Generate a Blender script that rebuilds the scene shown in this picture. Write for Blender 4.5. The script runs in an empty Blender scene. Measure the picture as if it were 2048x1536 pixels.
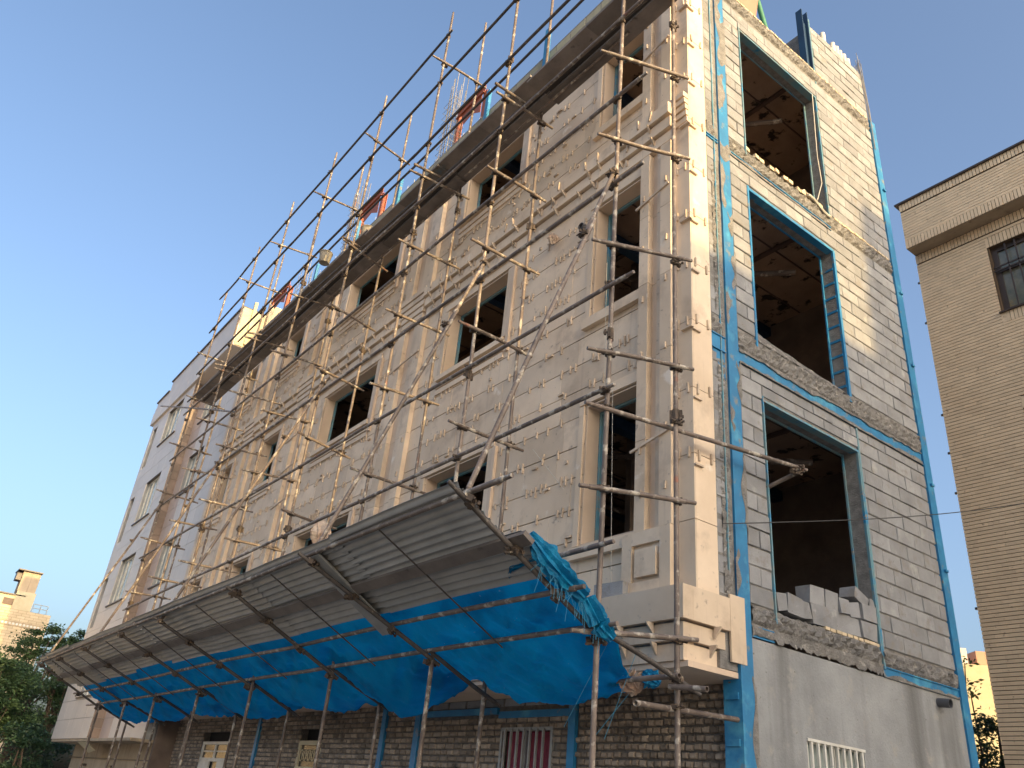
import bpy, math, random
from mathutils import Vector, Matrix
random.seed(7)
S = bpy.context.scene
COL = S.collection
# ------------------------------------------------------------ camera, sky, sun, exposure
cam_d = bpy.data.cameras.new('camera'); cam = bpy.data.objects.new('camera', cam_d); COL.objects.link(cam)
cam_d.sensor_width = 36.0; cam_d.lens = 36.0*1620/2048; cam_d.clip_start = .05; cam_d.clip_end = 2000
_R = [[0.6086788879, 0.7882866098, 0.0900790338], [-0.3225240676, 0.3495578682, -0.8796519326], [-0.7249056748, 0.5063729037, 0.4670098983]]
_r, _d, _f = _R
cam.matrix_world = Matrix(((_r[0], -_d[0], -_f[0], 5.06), (_r[1], -_d[1], -_f[1], -6.64), (_r[2], -_d[2], -_f[2], 1.6), (0, 0, 0, 1)))
S.camera = cam
SUN_EL, SUN_AZ = math.radians(14), math.radians(1.5)      # azimuth measured from +X towards +Y
W = bpy.data.worlds.new('World'); S.world = W; W.use_nodes = True
wn = W.node_tree
sky = wn.nodes.new('ShaderNodeTexSky'); sky.sky_type = 'NISHITA'; sky.sun_disc = False
sky.sun_elevation = SUN_EL; sky.sun_rotation = math.pi/2 - SUN_AZ
sky.air_density = 0.92; sky.dust_density = 7.0; sky.ozone_density = 2.1
wn.nodes['Background'].inputs[1].default_value = 0.13
wn.links.new(sky.outputs[0], wn.nodes['Background'].inputs[0])
sd = bpy.data.lights.new('sun', 'SUN'); sd.energy = 1.75; sd.angle = math.radians(.5); sd.color = (1.0, .70, .30)
so = bpy.data.objects.new('sun', sd); COL.objects.link(so)
sv = Vector((math.cos(SUN_EL)*math.cos(SUN_AZ), math.cos(SUN_EL)*math.sin(SUN_AZ), math.sin(SUN_EL)))
so.rotation_euler = sv.to_track_quat('Z', 'Y').to_euler()
S.view_settings.view_transform = 'Standard'; S.view_settings.look = 'None'
S.view_settings.exposure = 1.68; S.view_settings.gamma = 1; S.view_settings.use_curve_mapping = False

# ------------------------------------------------------------ helpers
WL = {}
def U(a, b): return random.uniform(a, b)

class MB:
    def __init__(s): s.v = []; s.f = []; s.m = []; s.mi = 0
    def add(s, vs, fs):
        o = len(s.v); s.v += [tuple(v) for v in vs]
        for f in fs: s.f.append(tuple(i+o for i in f)); s.m.append(s.mi)
        return s
    def box(s, x0, x1, y0, y1, z0, z1):
        return s.add([(x0,y0,z0),(x1,y0,z0),(x1,y1,z0),(x0,y1,z0),(x0,y0,z1),(x1,y0,z1),(x1,y1,z1),(x0,y1,z1)],
              [(0,3,2,1),(4,5,6,7),(0,1,5,4),(1,2,6,5),(2,3,7,6),(3,0,4,7)])
    def obox(s, c, a, b, d):      # centre and three half-axis vectors
        c, a, b, d = map(Vector, (c, a, b, d)); vs = []
        for k in (-1, 1):
            for i, j in ((-1,-1),(1,-1),(1,1),(-1,1)): vs.append(c+a*i+b*j+d*k)
        return s.add(vs, [(0,3,2,1),(4,5,6,7),(0,1,5,4),(1,2,6,5),(2,3,7,6),(3,0,4,7)])
    def beam(s, p, q, w, h, up=(0,0,1)):
        p, q = Vector(p), Vector(q); d = q-p; l = d.length; d = d.normalized(); a = d.cross(Vector(up)).normalized(); b = a.cross(d)
        return s.obox((p+q)/2, d*l/2, a*w/2, b*h/2)
    def tube(s, p, q, r, n=8, r2=None, cap=True):
        p, q = Vector(p), Vector(q); r2 = r if r2 is None else r2
        d = (q-p).normalized(); a = d.orthogonal().normalized(); b = d.cross(a); vs = []
        for c, rr in ((p, r), (q, r2)):
            for i in range(n):
                t = 2*math.pi*i/n; vs.append(c+(a*math.cos(t)+b*math.sin(t))*rr)
        fs = [(i, (i+1)%n, n+(i+1)%n, n+i) for i in range(n)]
        if cap: fs += [tuple(range(n-1,-1,-1)), tuple(range(n, 2*n))]
        return s.add(vs, fs)
    def pipe(s, p, q, r, t=.004, n=10):      # hollow tube: wall seen at the open ends
        p, q = Vector(p), Vector(q); d = (q-p).normalized(); a = d.orthogonal().normalized(); b = d.cross(a); vs = []
        for c, rr in ((p, r), (q, r), (q, r-t), (q-d*.12, r-t), (p+d*.12, r-t), (p, r-t)):
            for i in range(n):
                u = 2*math.pi*i/n; vs.append(c+(a*math.cos(u)+b*math.sin(u))*rr)
        fs = []
        for k0, k1 in ((0,1),(1,2),(2,3),(4,5),(5,0)):
            for i in range(n): fs.append((k0*n+i, k0*n+(i+1)%n, k1*n+(i+1)%n, k1*n+i))
        fs += [tuple(3*n+i for i in range(n)), tuple(4*n+i for i in range(n-1,-1,-1))]
        return s.add(vs, fs)
    def path(s, pts, r, n=6):
        for p, q in zip(pts, pts[1:]): s.tube(p, q, r, n)
        return s
    def prism(s, poly, ext):
        n = len(poly); e = Vector(ext)
        return s.add([Vector(p) for p in poly]+[Vector(p)+e for p in poly], [tuple(range(n-1,-1,-1)), tuple(range(n,2*n))]+[(i,(i+1)%n,n+(i+1)%n,n+i) for i in range(n)])
    def grid(s, fn, nu, nv):
        vs = [fn(i/nu, j/nv) for j in range(nv+1) for i in range(nu+1)]
        return s.add(vs, [(j*(nu+1)+i, j*(nu+1)+i+1, (j+1)*(nu+1)+i+1, (j+1)*(nu+1)+i) for j in range(nv) for i in range(nu)])
    def mesh(s, name, mats, smooth=False, origin=None):
        o = Vector(origin) if origin is not None else Vector((0,0,0))
        me = bpy.data.meshes.new(name); me.from_pydata([tuple(Vector(v)-o) for v in s.v], [], s.f)
        for m in (mats if isinstance(mats, (list, tuple)) else [mats]): me.materials.append(m)
        if any(s.m): me.polygons.foreach_set('material_index', s.m)
        if smooth:
            me.polygons.foreach_set('use_smooth', [True]*len(s.f)); me.update()
            try: me.set_sharp_from_angle(angle=math.radians(40))
            except Exception: pass
        me.update(); return me
    def build(s, name, mat, parent=None, smooth=False, kind=None, label=None):
        if not s.v: return None
        c = Vector([ (min(v[i] for v in s.v)+max(v[i] for v in s.v))/2 for i in range(3)])
        if parent is None: c.z = min(v[2] for v in s.v)
        me = s.mesh(name, mat, smooth, c)
        return inst(me, name, parent, c, kind=kind, label=label)

def inst(me, name, parent, loc, rot=None, scale=None, kind=None, label=None):
    o = bpy.data.objects.new(name, me); COL.objects.link(o); loc = Vector(loc)
    if parent is not None: o.parent = parent; o.location = loc - WL[parent.name]
    else: o.location = loc
    if rot is not None: o.rotation_euler = rot
    if scale is not None: o.scale = scale
    WL[o.name] = loc
    if kind: o['kind'] = kind
    if label: o['label'] = label
    return o
def tag(o, label, cat, group=None):
    o['label'] = label; o['category'] = cat
    if group: o['group'] = group
    return o
def thing(name, label, cat, loc, group=None):
    o = bpy.data.objects.new(name, None); COL.objects.link(o); o.location = loc; o.empty_display_size = .2
    WL[o.name] = Vector(loc); return tag(o, label, cat, group)
def copy_tree(root, loc, label=None):
    c = root.copy(); COL.objects.link(c); c.location = loc; WL[c.name] = Vector(loc)
    if label: c['label'] = label
    for ch in root.children:
        d = ch.copy(); COL.objects.link(d); d.parent = c; WL[d.name] = Vector(loc)+Vector(ch.location)
        for g in ch.children:
            e = g.copy(); COL.objects.link(e); e.parent = d
    return c

def sub_rects(r, holes):
    out = [r]
    for hx0, hx1, hz0, hz1 in holes:
        nx = []
        for a, b, c, d in out:
            if hx0 >= b or hx1 <= a or hz0 >= d or hz1 <= c: nx.append((a,b,c,d)); continue
            if hx0 > a: nx.append((a, hx0, c, d))
            if hx1 < b: nx.append((hx1, b, c, d))
            x0, x1 = max(a, hx0), min(b, hx1)
            if hz0 > c: nx.append((x0, x1, c, hz0))
            if hz1 < d: nx.append((x0, x1, hz1, d))
        out = nx
    return [r for r in out if r[1]-r[0] > .025 and r[3]-r[2] > .025]

def gridwall(mb, plane, t0, t1, u0, u1, v0, v1, holes):
    """wall with openings; plane 'Y': u is x, t is y; plane 'X': u is y, t is x; v is always z"""
    us = sorted({u0, u1} | {min(max(h[i], u0), u1) for h in holes for i in (0, 1)})
    vs = sorted({v0, v1} | {min(max(h[i], v0), v1) for h in holes for i in (2, 3)})
    P = (lambda u, t, v: (u, t, v)) if plane == 'Y' else (lambda u, t, v: (t, u, v))
    def solid(i, j):
        if i < 0 or j < 0 or i >= len(us)-1 or j >= len(vs)-1: return False
        cu, cv = (us[i]+us[i+1])/2, (vs[j]+vs[j+1])/2
        return not any(h[0] < cu < h[1] and h[2] < cv < h[3] for h in holes)
    for i in range(len(us)-1):
        for j in range(len(vs)-1):
            if not solid(i, j): continue
            a, b, c, d = us[i], us[i+1], vs[j], vs[j+1]
            for t in (t0, t1): mb.add([P(a,t,c), P(b,t,c), P(b,t,d), P(a,t,d)], [(0,1,2,3)])
            if not solid(i-1, j): mb.add([P(a,t0,c), P(a,t1,c), P(a,t1,d), P(a,t0,d)], [(0,1,2,3)])
            if not solid(i+1, j): mb.add([P(b,t0,c), P(b,t1,c), P(b,t1,d), P(b,t0,d)], [(0,1,2,3)])
            if not solid(i, j-1): mb.add([P(a,t0,c), P(b,t0,c), P(b,t1,c), P(a,t1,c)], [(0,1,2,3)])
            if not solid(i, j+1): mb.add([P(a,t0,d), P(b,t0,d), P(b,t1,d), P(a,t1,d)], [(0,1,2,3)])

# ------------------------------------------------------------ materials
def mat(name, c1, c2=None, scale=3., rough=.8, bump=.3, bscale=40., rnd=.12, metal=0., spots=(), streak=None, dist=.01, courses=None, trans=None, spec=.5):
    m = bpy.data.materials.new(name); m.use_nodes = True; nt = m.node_tree; N = nt.nodes; Lk = nt.links
    bs = N['Principled BSDF']; bs.inputs['Roughness'].default_value = rough; bs.inputs['Metallic'].default_value = metal
    bs.inputs['Specular IOR Level'].default_value = spec
    geo = N.new('ShaderNodeNewGeometry'); oi = N.new('ShaderNodeObjectInfo')
    def noise(sc, det=5., vec=None, rough_=.6):
        n = N.new('ShaderNodeTexNoise'); n.inputs['Scale'].default_value = sc; n.inputs['Detail'].default_value = det
        n.inputs['Roughness'].default_value = rough_
        Lk.new(vec if vec is not None else geo.outputs['Position'], n.inputs['Vector']); return n.outputs['Fac']
    def ramp(fac, lo, hi):
        r = N.new('ShaderNodeMapRange'); r.inputs[1].default_value = lo; r.inputs[2].default_value = hi; Lk.new(fac, r.inputs[0]); return r.outputs[0]
    def mix(f, a, b):
        x = N.new('ShaderNodeMix'); x.data_type = 'RGBA'
        if isinstance(f, float): x.inputs[0].default_value = f
        else: Lk.new(f, x.inputs[0])
        for i, q in ((6, a), (7, b)):
            if isinstance(q, tuple): x.inputs[i].default_value = (*q, 1)
            else: Lk.new(q, x.inputs[i])
        return x.outputs[2]
    c2 = c2 or tuple(v*.75 for v in c1)
    col = mix(ramp(noise(scale), .35, .65), c1, c2)
    if rnd:
        ad = N.new('ShaderNodeMath'); ad.operation = 'ADD'; Lk.new(oi.outputs['Random'], ad.inputs[0]); Lk.new(geo.outputs['Random Per Island'], ad.inputs[1])
        fr = N.new('ShaderNodeMath'); fr.operation = 'FRACT'; Lk.new(ad.outputs[0], fr.inputs[0])
        mr = N.new('ShaderNodeMapRange'); mr.inputs[3].default_value = 1-rnd; mr.inputs[4].default_value = 1+rnd; Lk.new(fr.outputs[0], mr.inputs[0])
        hs = N.new('ShaderNodeHueSaturation'); Lk.new(mr.outputs[0], hs.inputs['Value']); Lk.new(col, hs.inputs['Color']); col = hs.outputs[0]
    if streak:
        mp = N.new('ShaderNodeMapping'); mp.inputs['Scale'].default_value = (1, 1, .06); Lk.new(geo.outputs['Position'], mp.inputs['Vector'])
        col = mix(ramp(noise(streak[1], 4., mp.outputs[0]), streak[2], streak[3]), col, streak[0])
    for c, sc, lo, hi in spots:
        col = mix(ramp(noise(sc, 6.), lo, hi), col, c)
    Lk.new(col, bs.inputs['Base Color'])
    if bump:
        bp = N.new('ShaderNodeBump'); bp.inputs['Strength'].default_value = bump; bp.inputs['Distance'].default_value = dist
        Lk.new(noise(bscale, 6., None, .65), bp.inputs['Height']); Lk.new(bp.outputs[0], bs.inputs['Normal'])
    if trans:
        tr = N.new('ShaderNodeBsdfTranslucent'); Lk.new(col, tr.inputs[0]); ms = N.new('ShaderNodeMixShader'); ms.inputs[0].default_value = trans
        Lk.new(bs.outputs[0], ms.inputs[1]); Lk.new(tr.outputs[0], ms.inputs[2]); Lk.new(ms.outputs[0], N['Material Output'].inputs[0])
    return m
M = {}
M['stone'] = mat('travertine', (.76,.61,.455), (.63,.49,.35), 1.1, .6, .25, 60, .11, streak=((.44,.33,.25), 9., .60, .95), spots=(((.44,.33,.235), 1.9, .54, .76), ((.78,.68,.57), 2.6, .63, .70), ((.34,.26,.20), 9., .63, .74)), dist=.004)
M['stone2'] = mat('travertine_trim', (.68,.53,.40), (.58,.44,.32), 1.6, .6, .2, 60, .06, streak=((.44,.33,.23), 12., .62, .98), dist=.004)
M['clip'] = mat('stone_offcut', (.62,.50,.38), (.46,.36,.27), 9, .7, .2, 60, .14)
M['block'] = mat('concrete_block', (.32,.32,.325), (.245,.245,.25), 3, .95, .9, 120, .16, spots=(((.43,.42,.40), 3.5, .60, .74), ((.24,.22,.20), 5., .55, .70), ((.15,.14,.13), 22., .66, .74)), dist=.008)
M['paleblock'] = mat('pale_block', (.40,.37,.26), (.32,.30,.22), 5, .95, .6, 120, .12, dist=.006)
M['mortar'] = mat('mortar', (.29,.275,.255), (.18,.17,.16), 10, .95, 1, 60, 0, dist=.02)
M['concrete'] = mat('rough_concrete', (.28,.265,.245), (.17,.16,.15), 7, .95, 1, 45, 0, spots=(((.40,.37,.33), 12., .58, .66), ((.07,.065,.06), 25., .62, .70)), dist=.03)
M['render'] = mat('cement_render', (.34,.345,.345), (.25,.255,.255), 1.6, .95, .6, 30, 0, streak=((.15,.148,.145), 1.7, .50, .72), spots=(((.34,.325,.30), 4., .58, .70), ((.10,.095,.085), 16., .66, .73), ((.33,.26,.21), 1.1, .70, .80)), dist=.012)
M['slab'] = mat('stained_ceiling', (.40,.29,.21), (.28,.20,.15), 1.6, .9, .4, 30, 0, spots=(((.03,.022,.018), 2.6, .56, .61), ((.30,.23,.17), 5., .62, .7)), dist=.01)
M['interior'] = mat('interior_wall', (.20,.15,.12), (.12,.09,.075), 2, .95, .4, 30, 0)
M['blue'] = mat('blue_paint', (.022,.21,.42), (.018,.16,.34), 4, .5, .25, 50, .05, spots=(((.08,.34,.50), 2.2, .54, .66), ((.20,.21,.20), 5., .60, .68), ((.16,.11,.08), 14., .66, .72)), dist=.004)
M['brownbeam'] = mat('brown_beam', (.13,.085,.07), (.09,.06,.05), 5, .7, .3, 50, 0)
M['shadenavy'] = mat('shade_dark_blue', (.012,.05,.11), (.01,.035,.08), 4, .5, .2, 50, 0)  # blue darkened: roof stanchion's shade put into the colour; inner beams share it
M['gapplank'] = mat('dark_plank', (.085,.075,.07), (.055,.05,.048), 3, .9, .3, 60, .15, spots=(((.05,.09,.12), 1.5, .6, .7),))  # darker narrow board laid above the gap between deck planks
M['palebluesteel'] = mat('faded_blue_paint', (.10,.28,.36), (.20,.27,.27), 5, .6, .3, 40, .05, spots=(((.02,.22,.42), 4., .55, .65), ((.3,.26,.2), 8., .62, .7)))
M['tube'] = mat('scaffold_tube', (.20,.155,.125), (.12,.09,.075), 6, .55, .35, 90, .20, spots=(((.46,.41,.34), 9., .54, .64), ((.30,.11,.06), 3., .66, .76)), dist=.003)
M['oldtube'] = mat('dark_tube', (.09,.075,.065), (.05,.042,.038), 6, .6, .35, 90, .2, spots=(((.25,.21,.17), 13., .63, .7),), dist=.003)
M['coupler'] = mat('rusty_coupler', (.11,.075,.05), (.06,.045,.035), 12, .75, .5, 80, .25, spots=(((.30,.25,.18), 20., .60, .68),))
M['plank'] = mat('weathered_plank', (.25,.215,.19), (.17,.145,.13), 3, .85, .35, 60, .28, streak=None, spots=(((.06,.055,.05), 4., .64, .72), ((.12,.17,.2), 1.5, .68, .74)))
M['galv'] = mat('galvanised_sheet', (.42,.43,.43), (.33,.34,.34), 2.5, .5, .15, 40, .10, metal=.25, spots=(((.12,.075,.05), 3., .66, .76), ((.33,.33,.32), 6., .66, .74)))
M['tarp'] = mat('blue_tarpaulin', (.0,.46,.72), (.0,.38,.63), 2.2, .45, .9, 5, 0, spots=(((.0,.22,.42), 1.6, .52, .75), ((.25,.50,.66), 16., .69, .73)), dist=.05, trans=.78)
M['tarp2'] = mat('bright_tarpaulin', (.0,.30,.55), (.0,.20,.44), 7, .5, .8, 30, 0, dist=.02, trans=.35)
M['mud'] = mat('rough_brick', (.38,.30,.225), (.24,.195,.155), 8, .95, .8, 70, .35, spots=(((.06,.055,.05), 3., .55, .7), ((.25,.20,.15), 14., .64, .72)), dist=.012)
M['mudmortar'] = mat('dark_mortar', (.20,.18,.16), (.12,.11,.10), 12, .95, 1, 50, 0, dist=.02)
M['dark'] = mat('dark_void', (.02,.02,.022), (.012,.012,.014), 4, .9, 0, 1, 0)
M['marble'] = mat('pale_marble', (.66,.585,.52), (.60,.53,.47), 1.2, .45, .05, 40, .045, streak=((.33,.30,.28), 10., .62, .85), dist=.002)
M['pinkstone'] = mat('pink_stone', (.56,.43,.36), (.50,.38,.31), 2, .5, .05, 40, .05)
M['browntile'] = mat('brown_tile', (.25,.18,.14), (.20,.145,.11), 3, .5, .1, 40, .16)
M['white'] = mat('white_paint', (.70,.68,.62), (.60,.57,.50), 5, .5, .15, 40, .05)
M['wingrey'] = mat('window_grey', (.34,.34,.33), None, 5, .4, 0, 1, .05)
M['winbrown'] = mat('brown_metal', (.085,.062,.05), None, 5, .45, 0, 1, .05)
M['curtain'] = mat('pink_curtain', (.36,.07,.11), (.26,.05,.08), 6, .9, .3, 20, .1)
M['beige'] = mat('buff_brick', (.92,.71,.47), (.86,.65,.42), 2, .85, .3, 90, .07, spots=(((.42,.29,.17), 9., .62, .72),), dist=.004)
M['buffmortar'] = mat('brown_mortar', (.13,.085,.05), None, 5, .9, .3, 60, 0)
M['yellow'] = mat('yellow_brick', (.62,.50,.34), (.54,.43,.28), 2, .85, .3, 60, .10)
M['yellowmortar'] = mat('yellow_mortar', (.38,.28,.17), None, 5, .9, .3, 60, 0)
M['cream'] = mat('cream_plaster', (.58,.50,.34), (.50,.43,.28), 3, .8, .3, 40, .03)
M['plaster'] = mat('stained_plaster', (.46,.36,.25), (.36,.28,.19), 2, .8, .3, 40, 0, streak=((.20,.14,.10), 5., .6, .75))
M['rust'] = mat('red_oxide', (.36,.105,.045), (.26,.07,.035), 5, .6, .3, 60, .08)
M['rebar'] = mat('galvanised_wire', (.32,.31,.29), (.22,.2,.18), 8, .5, 0, 1, .2, metal=.4)
M['pvc'] = mat('white_pvc', (.72,.66,.55), None, 5, .4, 0, 1, .05)
M['greypvc'] = mat('grey_pvc', (.10,.10,.11), None, 5, .45, 0, 1, 0)
M['green'] = mat('green_paint', (.06,.24,.12), None, 5, .45, .2, 60, 0)
M['peach'] = mat('peach_steel', (.42,.20,.12), (.36,.17,.10), 2, .5, .1, 50, 0)
M['bucket'] = mat('cement_bucket', (.30,.27,.22), (.20,.18,.15), 9, .8, .4, 50, .1)
M['sack'] = mat('paper_sack', (.50,.40,.31), (.38,.24,.17), 8, .8, .6, 30, 0, dist=.02)
M['cable'] = mat('black_cable', (.03,.03,.03), None, 5, .5, 0, 1, 0)
M['string'] = mat('pale_string', (.6,.56,.48), None, 5, .8, 0, 1, 0)
M['bluestring'] = mat('blue_string', (.1,.42,.62), None, 5, .8, 0, 1, 0)
M['asphalt'] = mat('asphalt', (.14,.13,.12), (.10,.095,.09), 3, .9, .5, 80, 0)
M['dirt'] = mat('dusty_ground', (.36,.34,.31), (.30,.285,.26), .4, .95, .5, 20, 0)
M['pave'] = mat('pavement', (.42,.39,.34), (.36,.33,.29), 2, .9, .4, 60, .05)
M['bark'] = mat('bark', (.12,.085,.06), None, 9, .9, .6, 40, 0)
M['leaf'] = mat('leaves', (.085,.14,.05), (.045,.09,.035), 1.5, .6, 0, 1, .45, trans=.3)
M['leafdark'] = mat('dark_leaves', (.035,.075,.035), (.02,.05,.022), .8, .6, 0, 1, .45, trans=.25)
M['opp'] = mat('opposite_brick', (.42,.39,.35), (.36,.33,.30), 1, .9, .2, 30, 0)
def glass(name, tint, rough=.08):
    m = bpy.data.materials.new(name); m.use_nodes = True; b = m.node_tree.nodes['Principled BSDF']
    b.inputs['Base Color'].default_value = (*tint, 1); b.inputs['Roughness'].default_value = rough; b.inputs['Specular IOR Level'].default_value = .35
    b.inputs['Coat Weight'].default_value = .0; b.inputs['Coat Roughness'].default_value = .05
    return m
M['glass'] = glass('window_glass', (.03,.035,.04), .2)
M['glasspale'] = mat('curtained_glass', (.36,.40,.38), (.26,.32,.32), 2, .15, 0, 1, .05, spec=.8)
M['glassgold'] = mat('figured_glass', (.24,.23,.17), (.13,.155,.13), 5, .18, .2, 14, 0, spots=(((.42,.26,.08), 4., .54, .70),), spec=.8)

# ------------------------------------------------------------ ground
def struct(mb, name, m, **k):
    o = mb.build(name, m, **k); o['kind'] = 'structure'; return o
b = MB(); b.add([(-600,-600,-.012),(600,-600,-.012),(600,600,-.012),(-600,600,-.012)], [(0,1,2,3)]); struct(b, 'ground', M['dirt'])
b = MB(); b.box(-80,60,-12,-3.2,-.30,-.006); struct(b, 'road', M['asphalt'])
b = MB(); b.box(-80,0.3,-3.2,-.02,-.3,.12); struct(b, 'pavement', M['pave'])
# ------------------------------------------------------------ the building under construction
BLD = thing('unfinished_building', 'stone clad building under construction behind the scaffold, its side wall raw concrete block', 'building', (-8.7, 1.6, 0))
YF = -.76
WIN = []
for x0, x1 in ((-1.70,-.77), (-5.42,-3.75), (-10.3,-8.0), (-13.85,-12.8), (-16.85,-16.0)):
    first = x0 > -2
    WIN += [(x0, x1, 4.33 if first else 4.7, 6.10), (x0, x1, 7.40 if first else 7.95, 9.22), (x0, x1, 10.75 if first else 11.2, 12.25)]
PIL = [(-7.15,-6.2), (-11.9,-10.95), (-15.3,-14.5)]
mb = MB(); gridwall(mb, 'Y', YF+.026, -.56, -17.35, -.075, 2.98, 12.9, WIN)
FW = mb.build('front_wall', M['mortar'], BLD)
def box_piece(name, parent, m, *a, **k): return MB().box(*a).build(name, m, parent, **k)

# stone panels of the front: each its own piece
zrows = [3.62, 4.02, 4.41, 4.80, 5.20, 5.60, 6.0, 6.38, 6.76, 7.15, 7.55, 7.95, 8.35, 8.75, 9.12, 9.44]
zrows2 = [10.13, 10.42, 10.76, 11.13, 11.52, 11.92, 12.3]
holes = [(w[0]-.012, w[1]+.012, w[2]-.012, w[3]+.012) for w in WIN]
holes += [(a, b, 0, 20) for a, b in PIL] + [(-.77, 1, 0, 20), (-17.4,-17.1,0,20)]
rects = []
bays = [(-6.2,-.77), (-10.95,-7.15), (-14.5,-11.9), (-17.1,-15.3)]
for rows in (zrows, zrows2):
    for k in range(len(rows)-1):
        for b0, b1 in bays:
            n = max(1, round((b1-b0)/1.25)); cuts = [b0+(b1-b0)*i/n+(U(-.22,.22) if 0 < i < n else 0) for i in range(n+1)]
            for i in range(n): rects += sub_rects((cuts[i], cuts[i+1], rows[k], rows[k+1]), holes)
for a, b, c, d in rects:
    g = .0065; dy = U(0, .006)
    MB().box(a+.0015, b-.0015, YF-dy, YF+.024, c+g, d-g).build('stone_panel', M['stone'], FW)
# side return of the corner pillar, and its narrow front
zz = [3.62, 4.3, 5.0, 5.76, 6.61, 7.41, 8.13, 8.9, 9.68, 10.45, 11.2, 11.95, 12.7]
for k in range(len(zz)-1):
    MB().box(-.02, .0, YF+.004, -.45, zz[k]+.004, zz[k+1]-.004).build('stone_panel', M['stone'], FW)
    MB().box(-.25, .0, YF-.018, YF+.002, zz[k]+.004, zz[k+1]-.004).build('stone_panel', M['stone'], FW)
MB().box(-.20, -.022, YF+.026, -.45, 3.62, 12.9).build('pillar_core', M['mortar'], BLD)
# pilasters: strips standing proud of a recessed groove
def pilaster(x0, x1, wa, wc, z0, z1, parent):
    n = max(1, round((z1-z0)/1.1))
    for i in range(n):
        a, b = z0+(z1-z0)*i/n+.003, z0+(z1-z0)*(i+1)/n-.003
        MB().box(x0, x0+wa, YF-.085, YF+.02, a, b).build('pilaster_stone', M['stone'], parent)
        MB().box(x1-wc, x1, YF-.085, YF+.02, a, b).build('pilaster_stone', M['stone'], parent)
        MB().box(x0+wa, x1-wc, YF+.0, YF+.02, a, b).build('pilaster_groove', M['stone2'], parent)
        MB().box(x0+wa+(x1-x0-wa-wc)*.5, x1-wc, YF-.035, YF-.002, a, b).build('pilaster_stone', M['stone'], parent)
for z0, z1 in ((4.28, 9.44), (10.13, 12.6)):
    pilaster(-.77, -.25, .15, .17, z0, z1, FW)
    for a, b in PIL: pilaster(a, b, .26, .22, z0 if z0 > 5 else 3.62, z1, FW)
    MB().box(-17.35, -17.1, YF-.085, YF+.02, z0 if z0 > 5 else 3.62, z1).build('pilaster_stone', M['stone'], FW)
# pedestal block with raised square under the corner pilaster
q = MB(); x0, x1, z0, z1 = -.92, -.25, 3.62, 4.275
q.box(x0, x0+.14, YF-.10, YF, z0, z1); q.box(x1-.14, x1, YF-.10, YF, z0, z1); q.box(x0+.14, x1-.14, YF-.10, YF, z1-.14, z1); q.box(x0+.14, x1-.14, YF-.10, YF, z0, z0+.13); q.box(x0+.14, x1-.14, YF-.06, YF, z0+.13, z1-.14)
PB = q.build('pedestal_block', M['stone'], BLD)
MB().box(x0+.19, x1-.19, YF-.105, YF-.062, z0+.18, z1-.19).build('raised_square', M['stone'], PB)
# stepped cornice above the second floor
CO = MB().box(-17.1, -.26, YF-.005, YF+.024, 9.445, 10.12).build('cornice', M['stone2'], BLD)
steps = ((9.46, 9.62, .075), (9.645, 9.82, .125), (9.845, 10.03, .175), (10.032, 10.12, .10))
for b0, b1 in ((-6.2,-.25), (-10.95,-7.15), (-14.5,-11.9), (-17.1,-15.3)):
    for z0, z1, p in steps:
        n = max(1, round((b1-b0)/1.4)); off = U(-.2,.2)
        cuts = [b0+(b1-b0)*i/n+(off if 0 < i < n else 0) for i in range(n+1)]
        for i in range(n):
            e = p*.25 if (i == n-1) else 0
            MB().box(cuts[i]+.003-(p*.25 if i == 0 else 0), cuts[i+1]-.003+e, YF-p, YF-.006, z0, z1).build('cornice_stone', M['stone'], CO)
for a, b in PIL:
    for i in range(5):
        MB().box(a+.02+.02*(4-i), b-.02-.02*(4-i), YF-.085-.016*(i+1), YF-.007, 9.46+.13*i, 9.46+.13*i+.105).build('corbel_stone', M['stone'], CO)
for i in range(5):
    MB().box(-.25, -.004, YF-.03-.016*(i+1), YF-.019, 9.62+.10*i, 9.62+.10*i+.08).build('corbel_stone', M['stone'], CO)
# base cornice round the corner, widening upwards
MB().box(-.19, -.02, -.44, -.19, 2.96, 3.62).build('mortar_fill', M['mortar'], BLD)
BC = MB().box(-17.35, -.07, YF-.10, YF+.02, 2.955, 3.60).build('base_cornice', M['stone2'], BLD)
for k, (z0, z1) in enumerate(((3.30,3.61), (3.125,3.28), (2.955,3.105))):
    xr = .035-.045*k; yf = -1.0+.05*k
    n = 12
    for i in range(n):
        a = -17.35+(17.35+xr)*i/n; bb = -17.35+(17.35+xr)*(i+1)/n
        MB().box(a+.003, bb-(.003 if i < n-1 else 0), yf, YF-.101, z0, z1).build('cornice_stone', M['stone'], BC)
    MB().box(-.069, xr, YF-.10, -.34-.03*k, z0, z1).build('cornice_stone', M['stone'], BC)
    MB().box(-17.35, xr-.03, yf+.01, YF-.102, z1+.001, z1+.018).build('cornice_bed', M['mortar'], BC) if k else None
MB().box(0, .022, -.32, -.10, 3.03, 3.66).build('stone_panel', M['stone'], BC)
MB().box(-17.35, -.02, YF-.118, .0, 2.90, 2.953).build('soffit_slab', M['stone2'], BLD)
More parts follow.
